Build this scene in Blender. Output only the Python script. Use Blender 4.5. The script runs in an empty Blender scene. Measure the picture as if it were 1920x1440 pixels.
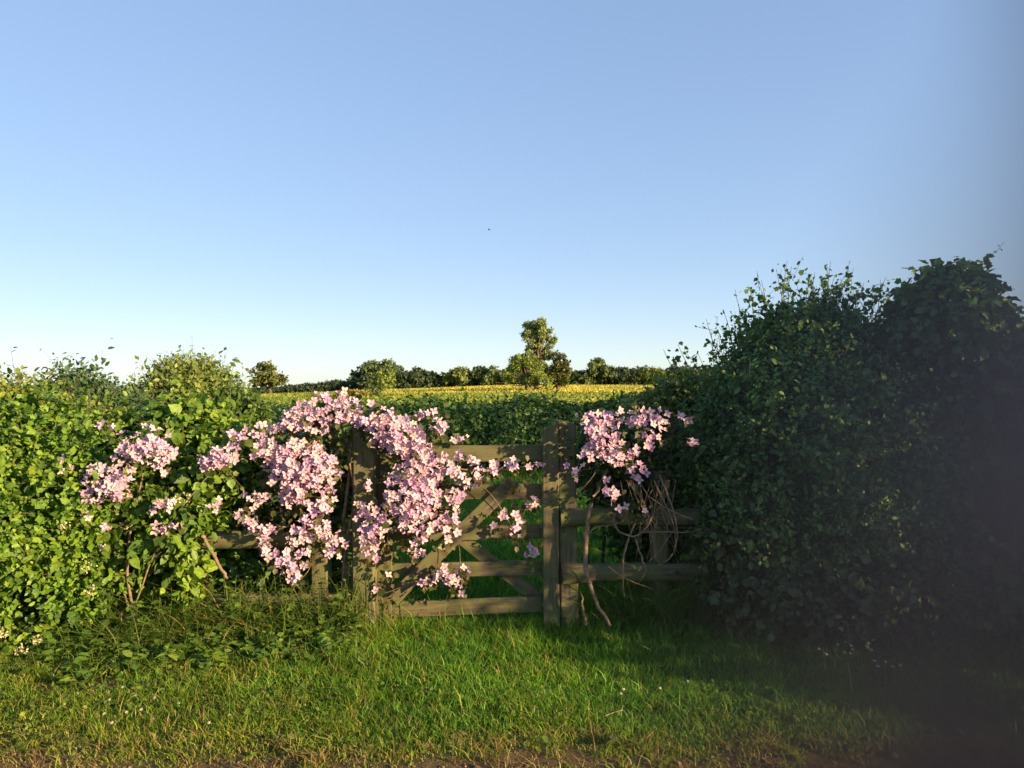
import bpy, math, random
import numpy as np
from mathutils import Vector, Matrix

sc = bpy.context.scene
R = math.radians
F = 1400.0                       # focal length in pixels of the 1920 px wide photograph
EYE = 1.5

# ------------------------------------------------------------------ camera
cam = bpy.data.objects.new('camera', bpy.data.cameras.new('camera'))
sc.collection.objects.link(cam)
sc.camera = cam
cam.location = (0, 0, EYE)
cam.rotation_euler = (R(90), 0, 0)
cam.data.sensor_width = 36
cam.data.lens = F / 1920 * 36
cam.data.clip_start = 0.001
cam.data.clip_end = 3000
cam.data.dof.use_dof = True      # the small aperture of a telephone lens
cam.data.dof.focus_distance = 4.6
cam.data.dof.aperture_fstop = cam.data.lens / 3.8

# ------------------------------------------------------------------ sky and sun
SUN_AZ, SUN_EL = R(122), R(13.5)
world = bpy.data.worlds.new('World')
sc.world = world
world.use_nodes = True
wn = world.node_tree.nodes
bg = wn['Background']
sky = wn.new('ShaderNodeTexSky')
sky.sky_type = 'NISHITA'
sky.sun_disc = False
sky.sun_elevation = SUN_EL
sky.sun_rotation = SUN_AZ
sky.air_density = 0.8
sky.dust_density = 0.3
sky.ozone_density = 3
tone = wn.new('ShaderNodeGamma')              # the telephone's soft contrast of the evening sky
tone.inputs['Gamma'].default_value = 0.4
world.node_tree.links.new(sky.outputs[0], tone.inputs['Color'])
sat = wn.new('ShaderNodeHueSaturation')
sat.inputs['Saturation'].default_value = 1.42
sat.inputs['Hue'].default_value = 0.513
world.node_tree.links.new(tone.outputs[0], sat.inputs['Color'])
world.node_tree.links.new(sat.outputs[0], bg.inputs[0])
bg.inputs[1].default_value = 0.15
sl = bpy.data.lights.new('sun', 'SUN')
sl.energy = 4.5
sl.angle = R(0.6)
sl.color = (1.0, 0.66, 0.35)
sun = bpy.data.objects.new('sun', sl)
sc.collection.objects.link(sun)
sdir = Vector((math.sin(SUN_AZ) * math.cos(SUN_EL), math.cos(SUN_AZ) * math.cos(SUN_EL), math.sin(SUN_EL)))
sun.rotation_euler = sdir.to_track_quat('Z', 'Y').to_euler()
sun.location = sdir * 30
sc.view_settings.view_transform = 'Standard'
sc.view_settings.look = 'None'
sc.view_settings.exposure = 1.82
sc.view_settings.gamma = 1
sc.cycles.max_bounces = 6
sc.cycles.transparent_max_bounces = 6
sc.cycles.transmission_bounces = 4

rng = np.random.default_rng(7)
random.seed(7)


# ------------------------------------------------------------------ helpers
def P(px, py, Y):
    """the point at distance Y seen at pixel (px, py) of the photograph"""
    return np.array([(px - 960) / F * Y, Y, EYE - (py - 720) / F * Y])


def lerp(a, b, t):
    return a + (b - a) * t


def wob(p, f=1.0, s=0.0):
    """smooth pseudo noise in -1..1 for an (n,3) array"""
    x, y, z = p[:, 0] * f + s, p[:, 1] * f + s * 1.7, p[:, 2] * f - s
    return (np.sin(1.7 * x + 2.3 * y) + np.sin(2.9 * y - 1.3 * z + 1) + np.sin(2.1 * z + 1.9 * x + 2)
            + 0.6 * np.sin(4.7 * x - 3.1 * z + 4) + 0.6 * np.sin(5.3 * z + 3.7 * y)) / 4.2


def nrm(v):
    return v / np.maximum(np.linalg.norm(v, axis=-1, keepdims=True), 1e-9)


class MB:
    def __init__(s):
        s.v, s.f, s.c, s.n = [], [], [], 0

    def add(s, verts, faces, col=None):
        verts = np.asarray(verts, float)
        s.v.append(verts)
        s.f.append(np.asarray(faces, int) + s.n)
        if col is None:
            col = (0.5, 0.5, 0.5)
        c = np.ones((len(verts), 4))
        c[:, :3] = col
        s.c.append(c)
        s.n += len(verts)

    def tube(s, pts, rad, sides=6, col=(0.1, 0.07, 0.04), jit=0.0):
        pts = np.asarray(pts, float)
        n = len(pts)
        rad = np.broadcast_to(np.asarray(rad, float), (n,))
        t = np.gradient(pts, axis=0) if n > 2 else np.repeat((pts[1] - pts[0])[None], n, 0)
        t = nrm(t)
        ref = np.where(np.abs(t[:, 2:3]) > 0.9, np.array([[1., 0, 0]]), np.array([[0, 0, 1.]]))
        a = nrm(np.cross(t, ref))
        b = np.cross(t, a)
        ang = np.linspace(0, 2 * np.pi, sides, endpoint=False)
        r = rad[:, None] * (1 + jit * rng.uniform(-1, 1, (n, sides)))
        ring = pts[:, None] + (np.cos(ang)[None, :, None] * a[:, None] + np.sin(ang)[None, :, None] * b[:, None]) * r[..., None]
        v = ring.reshape(-1, 3)
        i = np.arange(n - 1)[:, None] * sides
        j = np.arange(sides)[None]
        k = (j + 1) % sides
        q = np.stack([i + j, i + k, i + sides + k, i + sides + j], -1).reshape(-1, 4)
        s.add(v, q, col)
        for base in (0, (n - 1) * sides):
            c = np.arange(sides - 2)
            tri = np.stack([np.full_like(c, base), base + c + 1, base + c + 2, base + c + 2], -1)
            s.f.append(tri + s.n - len(v))

    def build(s, name, mat, parent=None, smooth=False, mats=None):
        me = bpy.data.meshes.new(name)
        v = np.concatenate(s.v)
        f = np.concatenate([x if x.shape[1] == 4 else np.hstack([x, x[:, -1:]]) for x in s.f])
        isq = f[:, 2] != f[:, 3]
        ln = np.where(isq, 4, 3)
        keep = np.ones(f.shape, bool)
        keep[~isq, 3] = False
        idx = f[keep]
        me.vertices.add(len(v))
        me.vertices.foreach_set('co', v.astype(np.float32).ravel())
        me.loops.add(len(idx))
        me.loops.foreach_set('vertex_index', idx.astype(np.int32))
        me.polygons.add(len(f))
        st = np.concatenate([[0], np.cumsum(ln)[:-1]])
        me.polygons.foreach_set('loop_start', st.astype(np.int32))
        if smooth:
            me.polygons.foreach_set('use_smooth', np.ones(len(f), bool))
        a = me.color_attributes.new('col', 'FLOAT_COLOR', 'POINT')
        a.data.foreach_set('color', np.concatenate(s.c).astype(np.float32).ravel())
        me.update(calc_edges=True)
        me.validate()
        me.materials.append(mat)
        o = bpy.data.objects.new(name, me)
        sc.collection.objects.link(o)
        if parent is not None:
            o.parent = parent
            o.matrix_parent_inverse = Matrix.Translation(parent.location).inverted() if False else Matrix.Identity(4)
            me.transform(Matrix.Translation(-Vector(parent.location)))
        return o


def thing(name, label, cat, loc=(0, 0, 0), group=None):
    o = bpy.data.objects.new(name, None)
    o.empty_display_size = 0.1
    o.location = Vector([float(x) for x in loc])
    sc.collection.objects.link(o)
    o['label'] = label
    o['category'] = cat
    if group:
        o['group'] = group
    return o


def tag(o, label=None, cat=None, kind=None, group=None):
    if label:
        o['label'] = label
    if cat:
        o['category'] = cat
    if kind:
        o['kind'] = kind
    if group:
        o['group'] = group
    return o


# ------------------------------------------------------------------ materials
def new_mat(name):
    m = bpy.data.materials.new(name)
    m.use_nodes = True
    nt = m.node_tree
    return m, nt, nt.nodes, nt.links


def leaf_mat(name, trans=0.35, rough=0.5, spec=0.35, tcol=(1.15, 1.25, 0.45), var=0.25, scale=60):
    m, nt, N, L = new_mat(name)
    p = N['Principled BSDF']
    at = N.new('ShaderNodeAttribute')
    at.attribute_name = 'col'
    geo = N.new('ShaderNodeNewGeometry')
    nz = N.new('ShaderNodeTexNoise')
    nz.inputs['Scale'].default_value = scale
    nz.inputs['Detail'].default_value = 2
    L.new(geo.outputs['Position'], nz.inputs['Vector'])
    mr = N.new('ShaderNodeMapRange')
    mr.inputs['From Min'].default_value = 0.3
    mr.inputs['From Max'].default_value = 0.7
    mr.inputs['To Min'].default_value = 1 - var
    mr.inputs['To Max'].default_value = 1 + var
    L.new(nz.outputs['Fac'], mr.inputs['Value'])
    mul = N.new('ShaderNodeVectorMath')
    mul.operation = 'SCALE'
    L.new(at.outputs['Color'], mul.inputs[0])
    L.new(mr.outputs[0], mul.inputs['Scale'])
    L.new(mul.outputs[0], p.inputs['Base Color'])
    p.inputs['Roughness'].default_value = rough
    p.inputs['Specular IOR Level'].default_value = spec
    tr = N.new('ShaderNodeBsdfTranslucent')
    m2 = N.new('ShaderNodeVectorMath')
    m2.operation = 'MULTIPLY'
    m2.inputs[1].default_value = tcol
    L.new(mul.outputs[0], m2.inputs[0])
    L.new(m2.outputs[0], tr.inputs['Color'])
    mx = N.new('ShaderNodeMixShader')
    mx.inputs[0].default_value = trans
    L.new(p.outputs[0], mx.inputs[1])
    L.new(tr.outputs[0], mx.inputs[2])
    L.new(mx.outputs[0], N['Material Output'].inputs['Surface'])
    return m


M_LEAF = leaf_mat('leaf')
M_GRASS = leaf_mat('grass_blade', 0.4, 0.45, 0.3, (1.1, 1.3, 0.4), 0.15, 8)
M_PETAL = leaf_mat('petal', 0.3, 0.55, 0.2, (1.0, 0.85, 0.95), 0.08, 90)
M_FAR = leaf_mat('far_leaf', 0.25, 0.7, 0.15, (1.1, 1.2, 0.5), 0.2, 0.6)


def wood_mat(name, c1, c2, c3, algae=0.5, bump=0.5):
    m, nt, N, L = new_mat(name)
    p = N['Principled BSDF']
    tc = N.new('ShaderNodeTexCoord')
    oi = N.new('ShaderNodeObjectInfo')
    mp = N.new('ShaderNodeMapping')
    mp.inputs['Scale'].default_value = (2.5, 45, 45)
    L.new(tc.outputs['Object'], mp.inputs['Vector'])
    sh = N.new('ShaderNodeVectorMath')
    sh.operation = 'SCALE'
    sh.inputs[0].default_value = (37, 21, 11)
    L.new(oi.outputs['Random'], sh.inputs['Scale'])
    L.new(sh.outputs[0], mp.inputs['Location'])
    nz = N.new('ShaderNodeTexNoise')
    nz.inputs['Scale'].default_value = 1
    nz.inputs['Detail'].default_value = 8
    nz.inputs['Roughness'].default_value = 0.65
    nz.inputs['Distortion'].default_value = 0.6
    L.new(mp.outputs[0], nz.inputs['Vector'])
    r = N.new('ShaderNodeValToRGB')
    e_ = r.color_ramp.elements.new(0.30)
    e_.color = (0.012, 0.009, 0.006, 1)
    r.color_ramp.elements[0].position = 0.36
    r.color_ramp.elements[0].color = (*c1, 1)
    r.color_ramp.elements[1].position = 0.68
    r.color_ramp.elements[1].color = (*c2, 1)
    L.new(nz.outputs['Fac'], r.inputs['Fac'])
    n2 = N.new('ShaderNodeTexNoise')
    n2.inputs['Scale'].default_value = 9
    n2.inputs['Detail'].default_value = 6
    n2.inputs['Roughness'].default_value = 0.7
    L.new(mp.outputs[0], n2.inputs['Vector'])
    n3 = N.new('ShaderNodeTexNoise')
    n3.inputs['Scale'].default_value = 7
    n3.inputs['Detail'].default_value = 6
    n3.inputs['Roughness'].default_value = 0.75
    geo = N.new('ShaderNodeNewGeometry')
    L.new(geo.outputs['Position'], n3.inputs['Vector'])
    rr = N.new('ShaderNodeMapRange')
    rr.inputs['From Min'].default_value = 0.42
    rr.inputs['From Max'].default_value = 0.56
    rr.inputs['To Max'].default_value = algae
    L.new(n3.outputs['Fac'], rr.inputs['Value'])
    mx = N.new('ShaderNodeMix')
    mx.data_type = 'RGBA'
    mx.inputs['B'].default_value = (*c3, 1)
    L.new(rr.outputs[0], mx.inputs['Factor'])
    L.new(r.outputs[0], mx.inputs['A'])
    L.new(mx.outputs['Result'], p.inputs['Base Color'])
    p.inputs['Roughness'].default_value = 0.85
    p.inputs['Specular IOR Level'].default_value = 0.2
    b = N.new('ShaderNodeBump')
    b.inputs['Strength'].default_value = bump
    b.inputs['Distance'].default_value = 0.004
    L.new(nz.outputs['Fac'], b.inputs['Height'])
    L.new(b.outputs[0], p.inputs['Normal'])
    return m


M_WOOD = wood_mat('weathered_wood', (0.05, 0.042, 0.028), (0.16, 0.135, 0.09), (0.10, 0.115, 0.045), 0.85)
M_POST = wood_mat('post_wood', (0.05, 0.044, 0.028), (0.155, 0.135, 0.09), (0.10, 0.118, 0.045), 0.85)
M_BARK = wood_mat('bark', (0.05, 0.04, 0.03), (0.16, 0.125, 0.09), (0.08, 0.09, 0.04), 0.4, 0.9)
M_VINE = wood_mat('vine_bark', (0.10, 0.075, 0.05), (0.26, 0.20, 0.14), (0.15, 0.12, 0.06), 0.3, 0.6)


def simple_mat(name, col, rough=0.6, metal=0.0):
    m, nt, N, L = new_mat(name)
    p = N['Principled BSDF']
    nz = N.new('ShaderNodeTexNoise')
    nz.inputs['Scale'].default_value = 40
    nz.inputs['Detail'].default_value = 5
    mx = N.new('ShaderNodeMix')
    mx.data_type = 'RGBA'
    mx.inputs['A'].default_value = (*[c * 0.6 for c in col], 1)
    mx.inputs['B'].default_value = (*[min(1, c * 1.3) for c in col], 1)
    L.new(nz.outputs['Fac'], mx.inputs['Factor'])
    L.new(mx.outputs['Result'], p.inputs['Base Color'])
    p.inputs['Roughness'].default_value = rough
    p.inputs['Metallic'].default_value = metal
    return m


M_IRON = simple_mat('rusty_iron', (0.10, 0.085, 0.075), 0.7, 0.5)
M_SKIN = simple_mat('skin', (0.12, 0.042, 0.026), 0.5)  # tone darkened to carry the shade of the phone
M_BLACK = simple_mat('black_plastic', (0.012, 0.012, 0.013), 0.35)


# ------------------------------------------------------------------ leaves
def leaf_template(kind):
    """local frame: x along the leaf (0..1), y across, z fold; faces as quads/triangles"""
    if kind == 'simple':
        v = [(0, 0, 0), (0.45, -0.3, 0.07), (1, 0, 0), (0.45, 0.3, 0.07)]
        f = [(0, 1, 2, 2), (0, 2, 3, 3)]
    elif kind == 'oval':
        v = [(0, 0, 0), (0.25, -0.25, 0.06), (0.65, -0.27, 0.07), (1, 0, -0.06), (0.65, 0.27, 0.07), (0.25, 0.25, 0.06), (0.5, 0, -0.01)]
        f = [(0, 1, 6, 6), (1, 2, 6, 6), (2, 3, 6, 6), (3, 4, 6, 6), (4, 5, 6, 6), (5, 0, 6, 6)]
    elif kind == 'lobed':
        v = [(0, 0, 0), (0.10, -0.36, 0.05), (0.30, -0.33, 0.02), (0.52, -0.43, 0.08), (0.68, -0.24, 0.02), (1, 0, -0.1),
             (0.64, 0.27, 0.02), (0.50, 0.46, 0.08), (0.32, 0.31, 0.02), (0.08, 0.36, 0.05), (0.4, 0, -0.03)]
        f = [(i, (i + 1) % 10, 10, 10) for i in range(10)]
    elif kind == 'broad':
        v = [(0, 0, 0), (0.05, -0.28, 0.04), (0.3, -0.42, 0.07), (0.55, -0.36, 0.05), (0.8, -0.17, 0), (1, 0, -0.12),
             (0.8, 0.17, 0), (0.55, 0.36, 0.05), (0.3, 0.42, 0.07), (0.05, 0.28, 0.04), (0.45, 0, -0.02)]
        f = [(i, (i + 1) % 10, 10, 10) for i in range(10)]
    return np.array(v, float), np.array(f, int)


def leaves(mb, pts, normals, size, pal, kind='oval', droop=0.3, spread=0.7, alongdir=None, pw=None, cfreq=2.0):
    """scatter one leaf on each point; pal = list of colours, mixed per leaf"""
    n = len(pts)
    if n == 0:
        return
    if kind in ('mix', 'mix2'):
        sel = rng.random(n)
        a, b = (('oval', 0.65), ('lobed', 1.0)) if kind == 'mix' else (('oval', 0.45), ('broad', 0.85))
        for kd, msk in ((a[0], sel < a[1]), (b[0], (sel >= a[1]) & (sel < b[1])), ('lobed', sel >= b[1])):
            if msk.any():
                sz = size if np.isscalar(size) else size[msk]
                leaves(mb, pts[msk], normals[msk], sz, pal, kd, droop, spread, None if alongdir is None else alongdir[msk], pw, cfreq)
        return
    tv, tf = leaf_template(kind)
    nn = nrm(nrm(normals) * 0.8 + rng.normal(0, spread, (n, 3)) + np.array([0, 0, 0.25]))
    d = rng.normal(0, 1, (n, 3)) + np.array([0, 0, -droop * 2])
    if alongdir is not None:
        d = d * 0.6 + alongdir * 1.5
    d = nrm(d - nn * np.sum(d * nn, 1, keepdims=True))
    w = np.cross(nn, d)
    s = (size * np.clip(rng.lognormal(0, 0.33, n), 0.4, 2.0))[:, None, None]
    v = pts[:, None] + s * (tv[None, :, 0:1] * d[:, None] + tv[None, :, 1:2] * w[:, None] + tv[None, :, 2:3] * nn[:, None])
    k = len(tv)
    f = (tf[None] + (np.arange(n) * k)[:, None, None]).reshape(-1, 4)
    pal = np.array(pal, float)
    t = np.clip(0.5 + 0.32 * wob(pts, cfreq, 3.1) + rng.normal(0, 0.22, n), 0, 0.999) * (len(pal) - 1)
    i = t.astype(int)
    c = lerp(pal[i], pal[i + 1], (t - i)[:, None]) * rng.uniform(0.75, 1.25, (n, 1))
    c = np.repeat(c, k, 0)
    mb.add(v.reshape(-1, 3), f, c)


def E(px, py, Y, rpx, rpy, ry):
    """an ellipsoid clump given by its pixel centre and radii and by its depth"""
    c = P(px, py, Y)
    return np.array([*c, rpx / F * Y, ry, rpy / F * Y])


def shell(n, els, depth=0.35, lump=0.12, lf=3.0, inner=0.78, front=None, zmin=0.0):
    """points in the outer shell of a union of ellipsoids, with outward normals"""
    els = np.array(els)
    area = (els[:, 3] * els[:, 5] + els[:, 3] * els[:, 4] + els[:, 4] * els[:, 5])
    m = int(n * 3)
    e = els[rng.choice(len(els), m, p=area / area.sum())]
    d = nrm(rng.normal(0, 1, (m, 3)))
    if front is not None:                         # fewer leaves on the side nobody looks at
        keep = (d[:, 1] < front) | (rng.random(m) < 0.25)
        e, d = e[keep], d[keep]
    r = 1 - np.abs(rng.normal(0, depth, len(d)))
    base = e[:, :3] + d * e[:, 3:]
    r = np.clip(r + lump * wob(base, lf, 1.3), 0.05, 1.35)
    p = e[:, :3] + d * e[:, 3:] * r[:, None]
    q = np.full(len(p), 9.0)
    for el in els:
        q = np.minimum(q, np.linalg.norm((p - el[:3]) / el[3:], axis=1))
    nn = nrm(d / e[:, 3:])
    ok = (p[:, 2] > zmin) & (q > inner * rng.uniform(0.6, 1.0, len(p)))
    p, nn = p[ok][:n], nn[ok][:n]
    return p, nn


def sprigs(mb, twig, p, nn, per, length, size, pal, kind='oval', up=0.35, rad=0.002, twcol=(0.1, 0.07, 0.04), droop=0.2, spread=0.6, wood=0.3, cfreq=2.0):
    """short leafy shoots growing from the points p"""
    n = len(p)
    d = nrm(nn * 0.8 + rng.normal(0, 0.5, (n, 3)) + np.array([0, 0, up]))
    L = length * np.clip(rng.lognormal(0, 0.3, n), 0.4, 1.7)
    t = (np.arange(per)[None] + rng.uniform(0, 1, (n, per))) / per
    bend = rng.normal(0, 0.25, (n, 3)) + np.array([0, 0, -0.25 * droop])
    q = p[:, None] + d[:, None] * (L[:, None] * t)[..., None] + bend[:, None] * (L[:, None] * t * t)[..., None]
    q = q + rng.normal(0, size * 0.3, q.shape)
    leaves(mb, q.reshape(-1, 3), np.repeat(nn, per, 0), size, pal, kind, droop, spread, np.repeat(d, per, 0), cfreq=cfreq)
    if twig is not None:
        for i in np.nonzero(rng.random(n) < wood)[0]:
            s = np.linspace(-0.6, 1, 4)[:, None]
            pts = p[i] + d[i] * L[i] * s + bend[i] * L[i] * s * np.abs(s)
            twig.tube(pts, np.linspace(rad * 1.6, rad * 0.5, 4), 3, twcol)


def branches(tw, base, tips, r0, col, seg=6, wig=0.06, sides=5):
    for t in tips:
        b = np.array(base) + rng.normal(0, 0.03, 3)
        t = np.array(t)
        s = np.linspace(0, 1, seg)[:, None]
        pts = lerp(b, t, s)
        pts[1:-1] += rng.normal(0, wig * np.linalg.norm(t - b), (seg - 2, 3)) * 0.5
        tw.tube(pts, np.linspace(r0, r0 * 0.25, seg), sides, col, 0.1)


# palettes (linear base colours)
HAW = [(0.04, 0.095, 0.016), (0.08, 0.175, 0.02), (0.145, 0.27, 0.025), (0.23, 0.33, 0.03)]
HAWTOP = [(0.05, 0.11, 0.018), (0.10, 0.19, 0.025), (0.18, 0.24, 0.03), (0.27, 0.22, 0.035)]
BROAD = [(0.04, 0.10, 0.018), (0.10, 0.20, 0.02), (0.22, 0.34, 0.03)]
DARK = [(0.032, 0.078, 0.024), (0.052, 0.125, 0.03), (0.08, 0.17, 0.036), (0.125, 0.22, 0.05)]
IVY = [(0.025, 0.07, 0.028), (0.05, 0.12, 0.03), (0.08, 0.17, 0.035)]
OLIVE = [(0.06, 0.10, 0.025), (0.11, 0.155, 0.035), (0.17, 0.20, 0.05)]
BRONZE = [(0.035, 0.065, 0.02), (0.07, 0.10, 0.028), (0.11, 0.085, 0.04), (0.09, 0.14, 0.03)]
NETTLE = [(0.05, 0.12, 0.022), (0.10, 0.20, 0.028), (0.18, 0.28, 0.035)]


# ------------------------------------------------------------------ ground
def ground_z(x, y):
    x = np.asarray(x, float)
    y = np.asarray(y, float)
    crest = 1.25 + np.clip(x, -80, 0) * 0.038 + np.clip(x, 0, 120) * -0.001
    t = np.clip((y - 30) / 110, 0, 1)
    t = t * t * (3 - 2 * t)
    z = crest * t
    far = np.clip((y - 165) / 300, 0, 1)
    z = z - 9 * far * far * (3 - 2 * far)
    near = 1 - np.clip((y - 6) / 6, 0, 1)
    z = z + near * (0.015 * np.sin(1.9 * x + 0.8 * y) + 0.012 * np.sin(3.3 * y - 1.1 * x))
    return z


def grid_mesh(xs, ys):
    X, Y = np.meshgrid(xs, ys)
    v = np.stack([X, Y, ground_z(X, Y)], -1).reshape(-1, 3)
    nx, ny = len(xs), len(ys)
    i = np.arange(ny - 1)[:, None] * nx + np.arange(nx - 1)[None]
    f = np.stack([i, i + 1, i + nx + 1, i + nx], -1).reshape(-1, 4)
    return v, f


xs = np.unique(np.concatenate([np.linspace(-1500, -120, 12), np.linspace(-120, -8, 40), np.linspace(-8, 8, 200), np.linspace(8, 120, 40), np.linspace(120, 1500, 12)]))
ys = np.unique(np.concatenate([np.linspace(-600, -10, 10), np.linspace(-10, 2, 24), np.linspace(2, 7, 110), np.linspace(7, 30, 30), np.linspace(30, 200, 50), np.linspace(200, 2600, 16)]))
gm = MB()
gv, gf = grid_mesh(xs, ys)
soil = np.clip((3.19 + 0.06 * np.sin(gv[:, 0] * 2.1) + 0.05 * np.sin(gv[:, 0] * 5.7 + 1) - gv[:, 1]) / 0.25, 0, 1)
soil = np.where(gv[:, 1] < 1.0, 1 - np.clip((0.6 - gv[:, 1]) / 1, 0, 1) * 0.5, soil)
gc = np.zeros((len(gv), 3))
worn = np.exp(-((gv[:, 0] + 2.15) / 0.35) ** 2 - ((gv[:, 1] - 3.72) / 0.14) ** 2)
soil = np.maximum(soil, np.clip(worn * 1.4, 0, 1))
yel = np.clip((gv[:, 1] - 82) / 10, 0, 1) * (gv[:, 1] < 175) * np.clip((gv[:, 0] + 0.20 * gv[:, 1] + 4) / 5, 0, 1)
grn = np.array([0.055, 0.085, 0.018])
gc[:] = grn
fld = np.clip((gv[:, 1] - 25) / 20, 0, 1)[:, None]
gc = lerp(gc, np.array([0.13, 0.19, 0.035]), fld)
gc = lerp(gc, np.array([0.33, 0.32, 0.06]), yel[:, None])
gc = lerp(gc, np.array([0.13, 0.085, 0.05]), soil[:, None])
gm.add(gv, gf, gc)

m, nt, N, L = new_mat('ground_soil')
p = N['Principled BSDF']
at = N.new('ShaderNodeAttribute')
at.attribute_name = 'col'
geo = N.new('ShaderNodeNewGeometry')
nz = N.new('ShaderNodeTexNoise')
nz.inputs['Scale'].default_value = 14
nz.inputs['Detail'].default_value = 10
nz.inputs['Roughness'].default_value = 0.7
L.new(geo.outputs['Position'], nz.inputs['Vector'])
n2 = N.new('ShaderNodeTexNoise')
n2.inputs['Scale'].default_value = 0.35
n2.inputs['Detail'].default_value = 6
L.new(geo.outputs['Position'], n2.inputs['Vector'])
ad = N.new('ShaderNodeMath')
ad.operation = 'ADD'
L.new(nz.outputs['Fac'], ad.inputs[0])
L.new(n2.outputs['Fac'], ad.inputs[1])
mr = N.new('ShaderNodeMapRange')
mr.inputs['From Min'].default_value = 0.7
mr.inputs['From Max'].default_value = 1.3
mr.inputs['To Min'].default_value = 0.5
mr.inputs['To Max'].default_value = 1.4
L.new(ad.outputs[0], mr.inputs['Value'])
mu = N.new('ShaderNodeVectorMath')
mu.operation = 'SCALE'
L.new(at.outputs['Color'], mu.inputs[0])
L.new(mr.outputs[0], mu.inputs['Scale'])
L.new(mu.outputs[0], p.inputs['Base Color'])
p.inputs['Roughness'].default_value = 0.95
p.inputs['Specular IOR Level'].default_value = 0.1
b = N.new('ShaderNodeBump')
b.inputs['Distance'].default_value = 0.03
b.inputs['Strength'].default_value = 0.8
L.new(nz.outputs['Fac'], b.inputs['Height'])
L.new(b.outputs[0], p.inputs['Normal'])
M_GROUND = m
tag(gm.build('ground', M_GROUND, smooth=True), 'grassy ground with a bare soil strip and fields rising to the skyline', kind='structure')


# ------------------------------------------------------------------ grass
def blades(mb, xy, h, w, pal, lean=0.35, segs=2, cf=0.9, dry=None):
    n = len(xy)
    z = ground_z(xy[:, 0], xy[:, 1])
    b = np.column_stack([xy, z - 0.004])
    a = rng.uniform(0, 2 * np.pi, n)
    side = np.column_stack([np.cos(a), np.sin(a), np.zeros(n)])
    ld = rng.normal(0, 1, (n, 2)) * lean
    hh = (h * rng.lognormal(0, 0.3, n))
    rows = []
    for k in range(segs + 1):
        t = k / segs
        c = b + np.column_stack([ld * (hh * t * t)[:, None], hh * t * (1 - 0.15 * t)])
        wk = w * (1 - t * 0.55) if k < segs else 0
        if k < segs:
            rows += [c - side * wk / 2, c + side * wk / 2]
        else:
            rows += [c]
    k = 2 * segs + 1
    v = np.stack(rows, 1)
    tf = [(2 * i, 2 * i + 1, 2 * i + 3, 2 * i + 2) for i in range(segs - 1)] + [(2 * segs - 2, 2 * segs - 1, 2 * segs, 2 * segs)]
    f = (np.array(tf)[None] + (np.arange(n) * k)[:, None, None]).reshape(-1, 4)
    pal = np.array(pal, float)
    t = np.clip(0.5 + 0.35 * wob(b, cf, 5) + rng.normal(0, 0.25, n), 0, 0.999) * (len(pal) - 1)
    i = t.astype(int)
    c = lerp(pal[i], pal[i + 1], (t - i)[:, None]) * rng.uniform(0.7, 1.3, (n, 1))
    if dry is not None:
        dd = rng.random(n) < dry
        c[dd] = np.array([0.30, 0.23, 0.09]) * rng.uniform(0.6, 1.2, (dd.sum(), 1))
    mb.add(v.reshape(-1, 3), f, np.repeat(c, k, 0))


GR = [(0.05, 0.14, 0.016), (0.09, 0.24, 0.022), (0.15, 0.32, 0.03)]
GRY = [(0.07, 0.15, 0.015), (0.16, 0.25, 0.02), (0.28, 0.30, 0.04)]


def area(n, y0, y1, x0=None, x1=None, m=0.72):
    y = rng.uniform(y0, y1, n)
    lo = -m * y if x0 is None else x0
    hi = m * y if x1 is None else x1
    return np.column_stack([rng.uniform(0, 1, n) * (hi - lo) + lo, y])


g = MB()
xy = area(180000, 2.75, 4.75)
soilness = np.clip((3.29 + 0.06 * np.sin(xy[:, 0] * 2.1) + 0.05 * np.sin(xy[:, 0] * 5.7 + 1) - xy[:, 1]) / 0.36, 0, 1)
patch = wob(np.column_stack([xy, xy[:, 0] * 0]), 5.0, 2.0)
patch2 = wob(np.column_stack([xy, xy[:, 0] * 0]), 11.0, 2.0)
keep = rng.random(len(xy)) > soilness * np.clip(0.82 + 0.75 * patch2, 0.3, 0.985)
worn = np.exp(-((xy[:, 0] + 2.15) / 0.35) ** 2 - ((xy[:, 1] - 3.72) / 0.14) ** 2)
keep &= rng.random(len(xy)) > np.clip(worn * 1.1, 0, 0.9)
keep &= rng.random(len(xy)) < np.clip(0.85 + 0.75 * wob(np.column_stack([xy, xy[:, 0] * 0]), 8.0, 4.0), 0.2, 1)
xy, so, pt = xy[keep], soilness[keep], patch[keep]
cl = wob(np.column_stack([xy, xy[:, 0] * 0]), 2.6, 9.0)
gatey = np.exp(-((xy[:, 1] - 4.5) / 0.5) ** 2)
h = (0.037 + 0.013 * cl + 0.010 * pt + 0.030 * gatey) * (1 - 0.62 * so)
left = np.clip((-xy[:, 0] - 0.2) / 1.2, 0, 1)
pick = rng.random(len(xy)) < np.clip(0.15 + 0.5 * left + 0.6 * so + 0.5 * np.clip((3.6 - xy[:, 1]), 0, 1) + 0.25 * wob(np.column_stack([xy, xy[:, 0] * 0]), 4.0, 7.0), 0, 1)
for msk, pal, dry in ((pick, GRY, 0.20), (~pick, GR, 0.03)):
    blades(g, xy[msk], h[msk] * rng.choice([0.7, 1, 1, 1.5], msk.sum()), 0.0046, pal, 0.5, 2, 3.0, dry)
tag(g.build('lawn_grass', M_GRASS), 'short bright green lawn grass in front of the gate', kind='stuff')

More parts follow.
